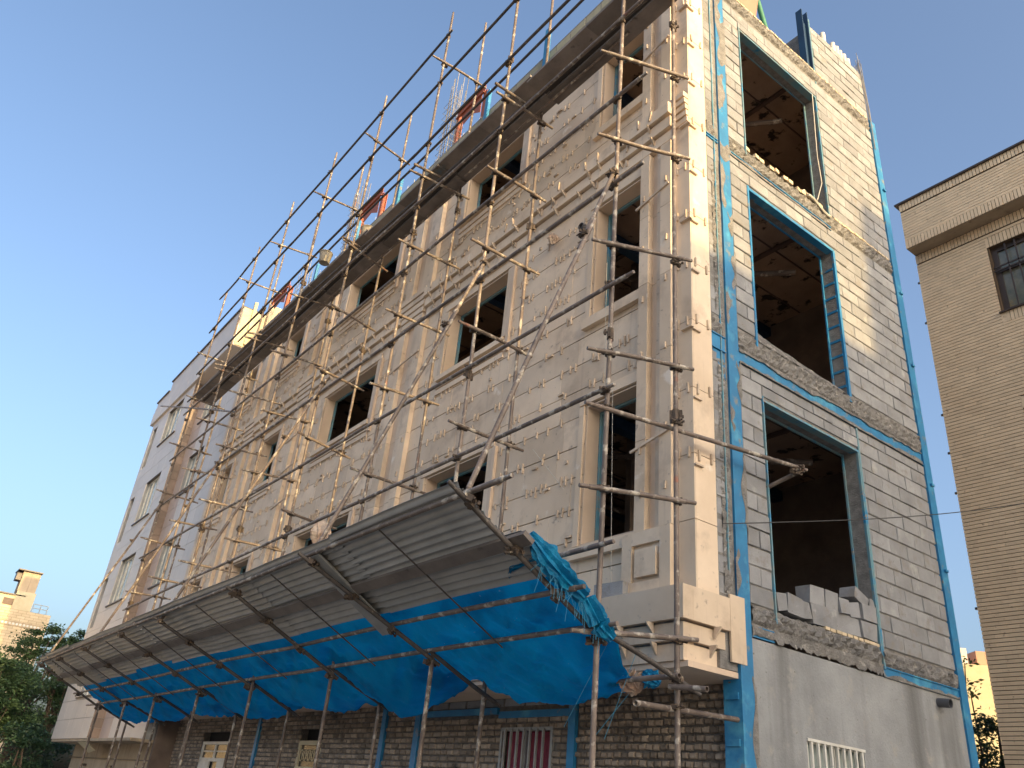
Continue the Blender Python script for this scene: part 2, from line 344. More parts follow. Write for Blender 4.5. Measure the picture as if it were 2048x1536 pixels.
# window linings, ledges and thin blue frames
for x0, x1, z0, z1 in WIN:
    w = MB().box(x0+.0005, x0+.018, YF-.003, -.562, z0+.0005, z1-.0005).build('window_lining', M['stone2'], BLD)
    MB().box(x1-.018, x1-.0005, YF-.003, -.562, z0+.0005, z1-.0005).build('jamb_stone', M['stone2'], w)
    MB().box(x0+.0185, x1-.0185, YF-.003, -.562, z1-.018, z1-.0005).build('lintel_stone', M['stone2'], w)
    MB().box(x0+.0185, x1-.0185, YF-.003, -.562, z0+.0005, z0+.018).build('sill_stone', M['stone2'], w)
    f = MB(); y0, y1 = -.559, -.52
    f.box(x0+.019, x0+.05, y0, y1, z0+.02, z1-.02).box(x1-.05, x1-.019, y0, y1, z0+.02, z1-.02).box(x0+.05, x1-.05, y0, y1, z1-.05, z1-.02).box(x0+.05, x1-.05, y0, y1, z0+.02, z0+.05)
    f.build('steel_subframe', M['palebluesteel'], w)
    if x0 > -2: 
        MB().box(x0-.12, x1+.02, YF-.075, YF-.006, z0-.17, z0-.03).build('ledge_stone', M['stone'], w)
        MB().box(x0-.11, x0-.022, YF-.028, YF-.005, z0, z1).build('architrave', M['stone'], w)
        MB().box(x0-.11, x1+.0, YF-.03, YF-.005, z1+.022, z1+.16).build('architrave', M['stone'], w)
    else:
        for dz, pr in ((.03, .07), (.17, .045), (.28, .03)):
            MB().box(x0-.10, x1+.10, YF-pr, YF-.005, z0-dz-.09, z0-dz).build('ledge_stone', M['stone'], w)
        MB().box(x0-.13, x0-.022, YF-.03, YF-.005, z0, z1).build('architrave', M['stone'], w)
        MB().box(x1+.022, x1+.14, YF-.03, YF-.005, z0, z1).build('architrave', M['stone'], w)
        MB().box(x1+.15, x1+.22, YF-.05, YF-.005, z0-.3, z1).build('architrave', M['stone2'], w)
        MB().box(x0-.13, x1+.14, YF-.03, YF-.005, z1+.022, z1+.13).build('architrave', M['stone'], w)
# stone offcuts glued across the joints
def chipmesh(w, h, t):
    return MB().add([(-w/2,0,-h/2),(w/2,0,-h/2),(w/2,0,h/2),(-w/2,0,h/2),(-w/2+.002,-t,-h/2+.003),(w/2-.001,-t,-h/2),(w/2-.002,-t,h/2-.004),(-w/2,-t,h/2)],
        [(4,5,6,7),(0,4,7,3),(1,2,6,5),(3,7,6,2),(0,1,5,4)]).mesh('stone_clip', M['clip'])
CM = [chipmesh(.024,.12,.022), chipmesh(.030,.085,.02), chipmesh(.02,.14,.026), chipmesh(.10,.028,.03), chipmesh(.045,.05,.02)]
spots_ = []
for rows in (zrows[1:-1], zrows2[1:-1]):
    for z in rows:
        for b0, b1 in bays:
            x = b0+.15
            while x < b1-.1:
                x += U(.10, .55)
                for dx in ((0,), (-.05,.05))[random.random() < .55]:
                    xx = x+dx+U(-.015,.015)
                    if xx > b1-.05 or any(h[0]-.16 < xx < h[1]+.24 and h[2]-.38 < z < h[3]+.18 for h in WIN): continue
                    spots_.append((xx, z+U(-.02,.02), 0 if random.random() < .7 else random.choice((1,2))))
                if random.random() < .22: spots_.append((x+U(-.2,.2), z+U(-.1,.1), 3))
                if random.random() < .18: spots_.append((x+U(-.2,.2), z+U(-.25,.1), 4))
spots_ = [s_ for s_ in spots_ if not any(h[0]-.16 < s_[0] < h[1]+.24 and h[2]-.38 < s_[1] < h[3]+.18 for h in WIN)
    and any(a_+.06 < s_[0] < b_-.06 for a_, b_ in bays)]
spots_.sort(key=lambda p: -p[0])
for i, (x, z, k) in enumerate(spots_[:250]): inst(CM[k], 'stone_clip', BLD, (x, YF-.003, z), rot=(0, U(-.12,.12), 0))
rest = MB()
for x, z, k in spots_[250:]:
    w_, h_, t_ = ((.024,.12,.022),(.03,.085,.02),(.02,.14,.026),(.1,.028,.03),(.045,.05,.02))[k]
    rest.box(x-w_/2, x+w_/2, YF-.003-t_, YF-.003, z-h_/2, z+h_/2)
rest.build('far_stone_clips', M['clip'], BLD, kind='stuff')
for z in zz[1:-1]:     # clips on the corner pillar, both faces
    if z == zz[1]: continue
    for x in (-.19, -.06):
        inst(CM[0], 'stone_clip', BLD, (x, YF-.019, z+U(-.03,.03)), rot=(0, U(-.08,.08), 0))
    for y in (-.71, -.52):
        inst(CM[0], 'stone_clip', BLD, (.0, y, z+U(-.03,.03)), rot=(0, U(-.08,.08), math.pi/2))
    if random.random() < .5: MB().box(-.13, .03, YF-.06, YF-.02, z-.12, z-.10).build('corner_clip', M['clip'], BLD)
    MB().box(.001, .03, YF-.02, YF+.10, z-.14, z-.12).build('corner_clip', M['clip'], BLD)
for z in (4.6, 5.3, 6.2, 7.1, 7.9, 8.7, 10.6, 11.4, 12.1):
    for a, b in [(-.77,-.25)]+PIL:
        inst(CM[1], 'stone_clip', BLD, (a+.08+U(-.02,.02), YF-.086, z+U(-.2,.2)), rot=(0, U(-.1,.1), 0))
        inst(CM[1], 'stone_clip', BLD, (b-.08+U(-.02,.02), YF-.086, z+U(-.2,.2)), rot=(0, U(-.1,.1), 0))
    for a, b in [(-.77,-.25)]+PIL[:2]:
        if random.random() < .45:
            MB().beam((a-.06, YF-.10, z-.1), (b-.02, YF-.10, z+.02), .02, .028).build('stone_strip', M['clip'], BLD)
# small fins propping the cornice stones
FM = MB().prism([(0,0,0),(0,-.085,0),(0,-.075,-.02),(0,0,-.11)], (.022,0,0)).mesh('stone_fin', M['clip'])
FM2 = MB().prism([(0,0,.05),(0,-.02,.06),(0,-.02,-.09),(0,0,-.10)], (.03,0,0)).mesh('stone_fin', M['clip'])
for b0, b1 in ((-6.2,-.25), (-10.95,-7.15), (-14.5,-11.9), (-17.1,-15.3)):
    for z, p in ((9.645,.072), (9.845,.122), (10.031,.172)):
        x = b0+U(.1,.5)
        while x < b1-.05:
            if z < 10: inst(FM, 'stone_fin', BLD, (x, YF-p-.003, z), rot=(0, U(-.1,.1), U(-.25,.25)))
            if random.random() < .6: inst(FM2, 'stone_fin', BLD, (x+U(-.1,.1), YF-p-.003, z-.03), rot=(0, U(-.25,.25), U(-.1,.1)))
            x += U(.22, .62)
for z, y in ((3.30, -.96), (3.12, -.92)):
    for x in (-.95, -.78, -.38): inst(FM, 'stone_fin', BLD, (x, y-.002, z), rot=(0, 0, U(-.2,.2)))
for z, y in ((3.30, -.55), (3.12, -.62)): inst(FM, 'stone_fin', BLD, (.007, y, z), rot=(0, 0, math.pi/2))

# ---- the raw side wall
SIDEH = [(.38, 2.30, 9.9, 12.31), (.38, 2.28, 6.84, 9.18), (.42, 2.31, 3.62, 6.04)]
mb = MB(); gridwall(mb, 'X', -.20, -.014, -.45, 3.97, 3.42, 12.98, SIDEH)
SW = mb.build('side_wall', M['mortar'], BLD)
def blockmesh(L, H, seed):
    r = random.Random(seed); j = lambda s=.004: r.uniform(-s, s); c = .007; t = .03
    L2, H2 = L/2, H/2; vs = [(-t, sy*L2, sz*H2) for sy, sz in ((-1,-1),(1,-1),(1,1),(-1,1))]
    vs += [(-c+j(.002), sy*L2+j(.002), sz*H2+j(.002)) for sy, sz in ((-1,-1),(1,-1),(1,1),(-1,1))]
    vs += [(j(.002), sy*(L2-c)+j(), sz*(H2-c)+j()) for sy, sz in ((-1,-1),(1,-1),(1,1),(-1,1))]
    return MB().add(vs, [(8,9,10,11)]+[(i, (i+1)%4, 4+(i+1)%4, 4+i) for i in range(4)]+[(4+i, 4+(i+1)%4, 8+(i+1)%4, 8+i) for i in range(4)]).mesh('concrete_block', M['block'])
BM = [blockmesh(.388,.186,i) for i in range(6)]; BH = [blockmesh(.186,.186,10+i) for i in range(4)]
nblk = 0
def lay(y0, y1, z0, z1, holes, x=0., n0=0, off=0):
    """one storey of running-bond block, every block its own piece"""
    r = n0; z = z0
    while z < z1-.05:
        h = min(.2, z1-z); y = y0-(.2 if (r+off)%2 else 0)
        while y < y1-.03:
            for a, b, c, d in sub_rects((max(y, y0), min(y+.4, y1), z, z+h), holes):
                if b-a < .05 or d-c < .05: continue
                L = b-a; me, Lm = (random.choice(BM), .4) if L > .26 else (random.choice(BH), .2)
                inst(me, 'concrete_block', SW, (x+U(-.004,.007), (a+b)/2, (c+d)/2), rot=(U(-.008,.008), U(-.01,.01), U(-.015,.015)), scale=(1, L/Lm*1.018, (d-c)/.2*U(.965,1.0)))
            y += .4
        z += .2; r += 1
gr = .02
H_ = [(h[0]-gr, h[1]+gr+.03, h[2]-gr, h[3]+.06) for h in SIDEH]
for z0, z1 in ((3.64,6.37), (6.86,9.62), (9.9,12.74)):
    lay(.02, 3.98, z0, z1, H_)
    lay(-.44, -.23, z0, z1, [], x=-.012, off=1)
ST = MB().box(-.20, -.022, 2.42, 3.96, 12.98, 14.14).build('stair_wall', M['mortar'], BLD)
SWs = SW; SW = ST; lay(2.42, 3.97, 12.99, 14.14, []); SW = SWs
MB().box(-3.5, -.2, 2.42, 2.6, 12.98, 14.14).build('stair_side_wall', M['mortar'], BLD); MB().box(-3.5, -.2, 3.8, 3.96, 12.98, 14.14).build('stair_back_wall', M['mortar'], BLD)
# rough concrete edges of the slabs
def rough(y0, y1, z0, z1, x, name='slab_edge', amp=.022, m='concrete'):
    nu, nv = max(4, int((y1-y0)/.04)), max(3, int((z1-z0)/.035)); b = MB()
    def fn(u, v):
        e = min(1, 6*min(u, 1-u)+.2); k = 0 < v < 1
        return (x+(U(-amp, amp) if k else -.03), y0+(y1-y0)*u, z0+(z1-z0)*v+(U(-.012,.012) if not k else 0))
    b.grid(fn, nu, nv); o = b.build(name, M[m], BLD); return o
rough(-.44, -.24, 6.6, 6.86, .0); rough(.01, 3.97, 6.57, 6.85, .012); rough(.01, 3.97, 9.64, 9.89, .012); rough(-.44, -.24, 9.64, 9.9, .0)
rough(-.44, 3.97, 12.75, 12.985, .014); rough(.01, 2.32, 3.44, 3.64, .014, amp=.035); rough(2.34, 3.97, 3.42, 3.63, .012, amp=.03)
rough(-.36, -.235, 3.64, 6.3, -.006, 'mortar_strip', .012); rough(-.36, -.235, 6.9, 9.2, -.006, 'mortar_strip', .012)
from mathutils import noise as noise_
def crust(y0, y1, z, side, seed):      # mortar squeezed over the edge of a floor beam
    r = random.Random(seed); n = int((y1-y0)/.05); b = MB()
    pts = [(y0+(y1-y0)*i/n, max(.003, .012+.05*abs(noise_.noise(Vector((i*.16, seed*3.3, 0))))+.09*max(0, noise_.noise(Vector((i*.09, seed*7.7, 4)))-.15)+r.uniform(-.006,.012))) for i in range(n+1)]
    for (ya, ha), (yb, hb) in zip(pts, pts[1:]): b.add([(.0135,ya,z),(.0135,yb,z),(.0135,yb,z+side*hb),(.0135,ya,z+side*ha),(.0,ya,z),(.0,yb,z),(.004,yb,z+side*hb),(.004,ya,z+side*ha)], [(0,1,2,3),(2,6,7,3),(0,4,5,1),(0,3,7,4),(1,5,6,2)])
    b.build('mortar_crust', M['concrete'], BLD)
crust(.02, 3.96, 6.388, 1, 1); crust(.02, 3.96, 6.572, -1, 2.5); crust(2.36, 3.96, 3.31, 1, 4); crust(.02, 2.3, 9.57, 1, 6)
# rubble slope and torn mortar in the openings
def heap(y0, y1, z0, h0, h1, x0=-.19, x1=.0, name='rubble'):
    b = MB(); nu = 26
    def fn(u, v):
        y = y0+(y1-y0)*u; t = v
        h = (h0+(h1-h0)*u)*(1-abs(t-.35)*1.1)+U(-.012,.012)
        return (x1+.012-(x1-x0)*t, y, z0+max(-.02, h*math.sin(min(1, t*2.2)*math.pi/2)) if t > 0 else z0-.02)
    b.grid(fn, nu, 7); b.build(name, M['concrete'], BLD, smooth=False)
heap(.40, 2.26, 6.84, .17, .05); heap(.40, 1.2, 6.9, .16, -.03, x1=-.02); heap(.40, 2.26, 9.89, .03, .03)
# bricks along the slab edges
bm = MB().box(-.05, .012, -.045, .045, -.03, .03).mesh('edge_brick', M['yellow'])
y = .42
while y < 2.2:
    if U(0,1) < .82: inst(bm, 'edge_brick', BLD, (.0+U(-.01,.015), y, 9.925+U(-.004,.004)), rot=(U(-.05,.05), 0, U(-.15,.15)))
    y += U(.098, .112)
for ya, yb, z in ((2.5,3.9,9.895), (2.4,3.9,12.99), (.3,2.3,12.99), (1.3,2.3,3.645)):
    y = ya
    while y < yb:
        inst(bm, 'edge_brick', BLD, (-.004+U(-.006,.004), y, z), rot=(0, 0, U(-.08,.08)), scale=(1,1,.55)); y += .105
# blocks laid dry in the lowest opening
big = [blockmesh(.4,.2,40+i) for i in range(4)]
def chunk(L, H, T, seed):
    r = random.Random(seed); j = lambda: r.uniform(-.014, .014)
    return MB().add([(sx*T/2+j(), sy*L/2+j(), sz*H/2+j()) for sz in (-1,1) for sx, sy in ((-1,-1),(1,-1),(1,1),(-1,1))], [(0,3,2,1),(4,5,6,7),(0,1,5,4),(1,2,6,5),(2,3,7,6),(3,0,4,7)]).mesh('rubble_block', M['block'])
for i, (ya, yb, z, H, tilt) in enumerate(((.45,.60,3.765,.17,.22), (.62,.85,3.765,.19,-.05), (.87,1.04,3.765,.18,.16), (1.06,1.475,3.765,.20,.01), (1.49,1.925,3.765,.20,-.01), (1.94,2.275,3.765,.20,.0),
        (1.05,1.295,3.965,.19,.01), (1.31,1.54,3.965,.185,-.02), (1.555,1.74,3.955,.17,.04), (1.765,1.94,3.955,.17,.14), (2.0,2.27,3.965,.185,.0), (1.86,2.14,4.125,.13,-.30), (2.17,2.28,4.10,.10,.2))):
    inst(chunk(yb-ya, H, .19, i), 'rubble_block', BLD, (-.085+U(-.02,.02), (ya+yb)/2, z), rot=(tilt, U(-.04,.04), U(-.10,.10)))
# steelwork of the side: corner column, beams, lintels and channels
c = MB().box(-.20, .014, -.185, -.170, 0, 13.9).box(-.19, -.012, -.170, -.02, 0, 13.9).box(-.004, .014, -.170, .0, 0, 13.9).box(-.20, -.19, -.170, .0, 0, 13.9)
K = c.build('corner_column', M['blue'], BLD)
for z in (.9, 1.7, 2.35, 2.75): MB().box(-.17, -.02, -.205, -.187, z-.03, z+.03).build('batten_plate', M['blue'], K)
MB().box(-.012, .008, -.30, -.285, 3.9, 12.7).build('side_flange', M['palebluesteel'], BLD)
c = MB().box(-.15, .02, 3.985, 4.0, 0, 13.0).box(.005, .02, 4.0, 4.15, 0, 13.0).box(-.15, -.135, 4.0, 4.15, 0, 13.0).box(-.14, .006, 4.06, 4.075, 0, 13.0)
c.build('rear_column', M['blue'], BLD)
for z in (4.9, 6.1, 8.0, 9.3, 11.4): MB().box(.02, .05, 4.05, 4.12, z, z+.03).build('lug', M['blue'], BLD)
for ya, yb, z0, z1 in ((.0,3.98,6.39,6.57), (.0,2.31,9.57,9.64), (.0,.36,3.32,3.43), (2.33,3.98,3.31,3.43), (-.45,-.22,6.40,6.60), (-.45,-.22,9.6,9.66)):
    MB().box(-.08, -.004, ya, yb, z0, z1).box(-.08, .012, ya, yb, z0, z0+.012).box(-.08, .012, ya, yb, z1-.012, z1).build('floor_beam', M['blue'], BLD)
MB().prism([(-.03,-.44,6.4),(-.03,-.22,6.4),(-.03,-.22,6.05),], (.02,0,0)).build('haunch_plate', M['blue'], BLD)
for (a, b_, z0, z1) in SIDEH:
    m = M['blue'] if 5 < z0 < 9 else M['palebluesteel']; mid = 5 < z0 < 9
    MB().box(-.06, .012, a-(.03 if mid else .016), a+.003, z0-.1, z1+.06).build('jamb_angle', m, BLD)
    L_ = MB().box(-.09, .014, a, b_, z1-.012, z1-.001).box(-.205, -.19, a, b_, z1-.03, z1-.001).box(.0, .012, a-.01, b_+.02, z1+.0, z1+(.035 if mid else .014))
    L_.build('lintel_angle', m, BLD)
    q = MB().box(-.02, .012, b_-.004, b_+(.045 if mid else .018), z0-.1, z1+.02).box(-.205, -.185, b_-.03, b_-.002, z0, z1); n = 9
    for i in range(n if mid else 0):
        z = z0+.12+(z1-z0-.2)*i/n; q.box(-.185, -.02, b_-.012, b_-.002, z, z+.035)
    q.build('jamb_channel', m, BLD)
MB().box(-.012, .012, 2.335, 2.365, 3.4, 6.38).build('jamb_angle', M['palebluesteel'], BLD)
c = MB().box(-.12, .0, 2.20, 2.215, 12.98, 14.42).box(-.12, .0, 2.36, 2.375, 12.98, 14.46).box(-.07, -.055, 2.215, 2.36, 12.98, 14.2); c.build('roof_stanchion', M['shadenavy'], BLD)
MB().box(-.03, .0, 2.385, 2.41, 12.4, 14.3).build('roof_angle', M['palebluesteel'], BLD)
for z0, z1, ya, yb in ((10.3,10.95,-.19,-.06), (11.2,12.1,-.14,.02), (12.2,12.7,-.19,-.09), (9.4,9.66,-.19,.01), (6.86,7.3,-.19,-.12), (8.2,8.5,-.07,.01), (5.5,5.75,-.19,-.14), (12.0,12.3,-.19,-.10), (4.4,5.2,-.04,.03), (7.4,7.9,-.04,.03), (3.7,4.1,-.20,-.15), (5.9,6.35,-.03,.03), (8.6,9.3,-.20,-.13), (1.9,2.9,-.03,.03), (.9,1.7,-.03,.03)):
    ph = U(0,6); MB().grid(lambda u, v: (.0155+.006*math.sin(3.14*u)*math.sin(3.14*v)+U(0,.003), ya+(yb-ya)*u+(.03*math.sin(v*11+ph)+U(-.008,.008))*(1-u if ya < -.18 else u)*(-1 if ya < -.18 else 1)*0+.028*math.sin(v*9+ph)*(u if ya < -.18 else 1-u), z0+(z1-z0)*v+.05*math.sin(u*5+ph)), 7, 22).build('mortar_smear', M['mortar'], BLD)
# cement rendered ground floor wall with its barred window
GW = (.79, 1.77, 1.35, 2.51)
mb = MB(); gridwall(mb, 'X', -.20, -.004, .006, 3.98, 0, 3.31, [GW]); RW = mb.build('rendered_wall', M['render'], BLD)
b_ = MB(); b_.grid(lambda u, v: (.004+U(0,.010)+(.012*math.sin(9*u+3*v)), .01+2.32*u, 3.33+.12*v+(U(-.025,.025) if v == 0 else 0)), 60, 3); b_.build('render_ridge', M['concrete'], BLD)
wf = MB().box(-.05, -.02, GW[0], GW[1], GW[3]-.04, GW[3]).box(-.05, -.02, GW[0], GW[0]+.035, GW[2], GW[3]-.04).box(-.05, -.02, GW[1]-.035, GW[1], GW[2], GW[3]-.04).box(-.05, -.02, 1.26, 1.30, GW[2], GW[3]-.04).build('barred_window', M['white'], BLD)
for i in range(9):
    y = GW[0]+.05+i*.108; MB().box(-.012, .012, y, y+.026, GW[2], GW[3]-.03).build('window_bar', M['white'], wf)
MB().box(-.014, .014, GW[0], GW[1], GW[3]-.028, GW[3]-.002).build('window_bar', M['white'], wf)
MB().box(-.10, -.09, GW[0], GW[1], GW[2], GW[3]).build('pane', M['glasspale'], wf)
MB().pipe((-.05,3.45,3.21), (.14,3.45,3.19), .052, .006, 14).build('drain_pipe', M['greypvc'], BLD, smooth=True)
# floors, partitions and beams inside
for i, (z0, z1) in enumerate(((2.96,3.42), (6.58,6.84), (9.65,9.88), (12.76,12.97))):
    f = MB().box(-17.3, -.205, -.49, 3.94, z0, z1).build('floor_slab', M['slab'], BLD)
    if i:
        for k in range(12):
            x = -.9-k*.75
            MB().box(x, x+.02, -.45, 3.9, z0-.018, z0-.002).build('ceiling_rib', M['brownbeam'], f)
        for y in (.55, 2.1): MB().box(-9, -.25, y, y+.07, z0-.06, z0-.019).build('ceiling_beam', M['brownbeam'], f)
        for x in (-2.4, -5.0, -9.6, -14.2): MB().box(x, x+.16, -.45, 3.9, z0-.22, z0-.062).build('cross_beam', M['shadenavy'], f)
        for (p, q_) in (((-.6,2.25,z0-.55), (-3.0,.5,z0-.35)), ((-2.6,3.0,z0-1.2), (-4.5,.4,z0-.3))): MB().tube(p, q_, .045).build('loose_pipe', M['tube'], f)
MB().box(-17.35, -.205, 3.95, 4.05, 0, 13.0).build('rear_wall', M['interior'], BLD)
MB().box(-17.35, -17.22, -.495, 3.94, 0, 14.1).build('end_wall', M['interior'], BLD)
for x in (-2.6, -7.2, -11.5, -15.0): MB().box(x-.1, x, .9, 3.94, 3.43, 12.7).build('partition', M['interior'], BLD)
for x in (-2.3, -6.7, -11.4, -14.9): MB().box(x-.1, x+.1, -.48, -.3, 3.43, 12.7).build('inner_column', M['shadenavy'], BLD)
# parapet of pale block
PAR = MB().box(-17.3, -.24, -.62, -.46, 12.9, 14.14).build('parapet', M['mortar'], BLD)
pm = [blockmesh(.388,.186,60+i) for i in range(4)]
for me in pm: me.materials.clear(); me.materials.append(M['paleblock'])
n = 0
for r in range(6):
    x = -.24+(-.2 if r % 2 else 0)
    while x > -17.3 and n < 250:
        if not (r == 5 and -11 > x): inst(random.choice(pm), 'pale_block', PAR, (x-.2, -.622+U(-.006,.004), 13.0+.2*r), rot=(0,0,-math.pi/2)); n += 1
        x -= .4
MB().box(-.24, -.02, -.62, -.02, 12.9, 14.14).build('corner_parapet', M['paleblock'], BLD)
rough_front = MB().grid(lambda u, v: (-17.3+17.1*u, YF+.02+U(-.02,.02), 12.3+.6*v), 120, 6).build('bare_edge', M['concrete'], BLD)

# ---- ground floor front: rough brick between blue posts
GH = [(-3.87,-2.85,1.15,2.55), (-9.98,-9.02,0,2.62), (-15.25,-13.45,0,2.62), (-2.56,-2.44,0,3), (-5.96,-5.82,0,3), (-6.95,-6.83,0,3), (-12.0,-11.88,0,3), (-5.82,-3.95,2.70,2.95), (-3.95,-2.56,2.66,2.95)]
mb = MB(); gridwall(mb, 'Y', .0, .2, -17.3, -.2, 0, 2.92, [h for h in GH[:3]]); BW = mb.build('brick_wall', M['mudmortar'], BLD)
def brk(L, H, seed):
    r = random.Random(seed); j = lambda s=.004: r.uniform(-s, s); L2, H2 = L/2, H/2; cc = ((-1,-1),(1,-1),(1,1),(-1,1))
    vs = [(sx*L2, 0, sz*H2) for sx, sz in cc]+[(sx*L2*.97+j(), -.018+j(.003), sz*H2*.95+j()) for sx, sz in cc]+[(sx*L2*.72+j(.006), -.032+j(.003), sz*H2*.66+j()) for sx, sz in cc]
    return vs, [(8,9,10,11)]+[(i,(i+1)%4,4+(i+1)%4,4+i) for i in range(4)]+[(4+i,4+(i+1)%4,8+(i+1)%4,8+i) for i in range(4)]
bms = [MB().add(*brk(.088,.058,i)).mesh('rough_brick', M['mud']) for i in range(8)]
cnt = 0; far = MB()
for r in range(28):
    z = 2.87-r*.077
    x = -.26-(.05 if r % 2 else 0)
    while x > -17.2:
        near = x > -2.5
        L = (.092 if near else (.20 if (r % 2) else .145))*U(.9,1.05)
        xa, xb = x-L, x
        if not any(h[0]-.01 < (xa+xb)/2 < h[1]+.01 and h[2] < z < h[3] for h in GH):
            if near and cnt < 290:
                inst(random.choice(bms), 'rough_brick', BW, ((xa+xb)/2, .0+U(-.004,.003), z+U(-.004,.004)), rot=(0, U(-.06,.06), U(-.05,.05)), scale=(L/.092, 1, U(.92,1.05))); cnt += 1
            else:
                vs, fs = brk(L*.95, .058*U(.9,1.05), r*999+int(-x*50)); far.add([((xa+xb)/2+v[0], v[1]*.8, z+v[2]) for v in vs], fs)
        x -= L+U(.012,.018)
far.build('far_rough_bricks', M['mud'], BLD, kind='stuff')
for x0, x1 in ((-2.56,-2.44), (-5.96,-5.82), (-6.95,-6.83), (-12.0,-11.88)):
    MB().box(x0, x1, -.05, -.001, 0, 2.9).build('wall_post', M['blue'], BLD)
MB().box(-5.80, -3.97, -.04, -.001, 2.71, 2.79).build('door_lintel', M['blue'], BLD); MB().box(-3.93, -2.57, -.04, -.001, 2.66, 2.74).build('door_lintel', M['blue'], BLD)
for x in range(7): inst(random.choice(BM), 'concrete_block', BW, (-2.8-.43*x, -.012, 2.85), rot=(0,0,-math.pi/2), scale=(1,1,.5))
# curtained window
PW = MB().box(-3.87,-3.83,-.03,.03,1.15,2.55).box(-2.89,-2.85,-.03,.03,1.15,2.55).box(-3.83,-2.89,-.03,.03,2.51,2.55).box(-3.40,-3.34,-.03,.03,1.15,2.51).build('curtained_window', M['wingrey'], BLD)
g = MB(); g.grid(lambda u, v: (-3.83+.94*u, .07+.012*math.sin(u*70), 1.15+1.36*v), 90, 2); g.build('curtain', M['curtain'], PW)
for i in range(7): MB().box(-3.76+i*.125, -3.735+i*.125, -.06, -.035, 1.15, 2.53).build('window_bar', M['wingrey'], PW)
# two doorways
D1 = MB()
for a in ((-15.25,-15.17,0,2.42), (-13.53,-13.45,0,2.42), (-15.17,-13.53,2.36,2.42), (-15.17,-13.53,2.02,2.09), (-14.40,-14.34,2.09,2.36)): D1.box(a[0], a[1], .02, .07, a[2], a[3])
D1 = D1.build('double_door', M['white'], BLD)
MB().box(-15.17,-13.53,.05,.06,2.09,2.36).build('pane', M['glass'], D1); MB().box(-15.17,-14.6,.03,.06,0,2.02).build('door_leaf', M['white'], D1); MB().box(-14.1,-13.53,.03,.06,0,2.02).build('door_leaf', M['white'], D1)
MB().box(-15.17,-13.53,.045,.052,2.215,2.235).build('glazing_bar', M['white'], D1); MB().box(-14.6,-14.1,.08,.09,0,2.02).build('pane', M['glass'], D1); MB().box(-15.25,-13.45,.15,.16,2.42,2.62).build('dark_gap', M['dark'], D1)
D2 = MB()
for a in ((-9.98,-9.90,0,2.42), (-9.10,-9.02,0,2.42), (-9.90,-9.10,2.35,2.42), (-9.90,-9.10,1.93,2.0)): D2.box(a[0], a[1], .0, .06, a[2], a[3])
D2 = D2.build('iron_door', M['cream'], BLD); MB().box(-9.90,-9.10,.04,.05,2.0,2.35).build('pane', M['glass'], D2); MB().box(-9.90,-9.10,.02,.05,0,1.93).build('door_leaf', M['cream'], D2)
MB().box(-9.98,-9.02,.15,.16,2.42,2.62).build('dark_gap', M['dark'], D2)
for i in range(5):
    cx = -9.82+.16*i; MB().path([(cx+.07*math.cos(t*.7)*(1-t*.05), .02, 2.17+.12*math.sin(t*.7)*(1-t*.05)) for t in range(12)], .008, 5).build('scrollwork', M['cream'], D2)
# ------------------------------------------------------------ pale marble neighbour on the left
NB = thing('apartment_building', 'finished apartment building of pale marble with a brown tiled return, beyond the scaffold', 'building', (-22, 3, 0))
NY, RY = -1.05, -.74
nw = [(-24.9,-23.1,12.25,13.6), (-24.9,-23.1,9.25,10.78), (-24.9,-23.1,6.45,7.97), (-24.9,-23.1,3.6,5.1)]
slots = [(-26.8,-26.2,11.8,13.45), (-26.8,-26.2,8.9,10.6), (-26.8,-26.2,5.9,7.6)]
rw = [(-21.2,-19.7,12.1,13.4), (-21.2,-19.7,9.5,10.85), (-21.2,-19.7,6.6,8.0), (-21.2,-19.7,3.7,5.1)]
mb = MB(); gridwall(mb, 'Y', NY+.025, NY+.3, -27.1, -22.0, 2.40, 14.6, nw+slots); w1 = mb.build('forward_wall', M['wingrey'], NB)
mb = MB(); gridwall(mb, 'Y', RY+.025, RY+.25, -22.3, -17.42, 2.40, 13.8, rw); w2 = mb.build('recessed_wall', M['wingrey'], NB)
MB().box(-27.08, -17.42, -.45, 9, 2.42, 14.5).build('core', M['wingrey'], NB)
def panels(x0, x1, zs, y, holes, m, parent, wid=1.05):
    for k in range(len(zs)-1):
        n = max(1, round((x1-x0)/wid))
        for i in range(n):
            for a, b, c, d in sub_rects((x0+(x1-x0)*i/n, x0+(x1-x0)*(i+1)/n, zs[k], zs[k+1]), holes):
                MB().box(a+.003, b-.003, y-U(0,.003), y+.022, c+.005, d-.005).build('marble_panel', m, parent)
zs = [2.4+.56*i for i in range(22)]+[14.62]
panels(-27.1, -22.0, zs, NY, nw+slots, M['marble'], w1)
panels(-21.99, -20.9, [2.4+.56*i for i in range(21)]+[13.78], RY, rw, M['pinkstone'], w2)
panels(-20.9, -17.45, [2.4+.56*i for i in range(21)]+[13.78], RY, rw, M['marble'], w2)
z = 2.42
while z < 13.7:      # tiled return facing the scaffold
    MB().box(-22.0, -21.975+U(-.003,.003), NY+.002, RY+.02, z+.003, z+.265).build('brown_tile', M['browntile'], NB); z += .27
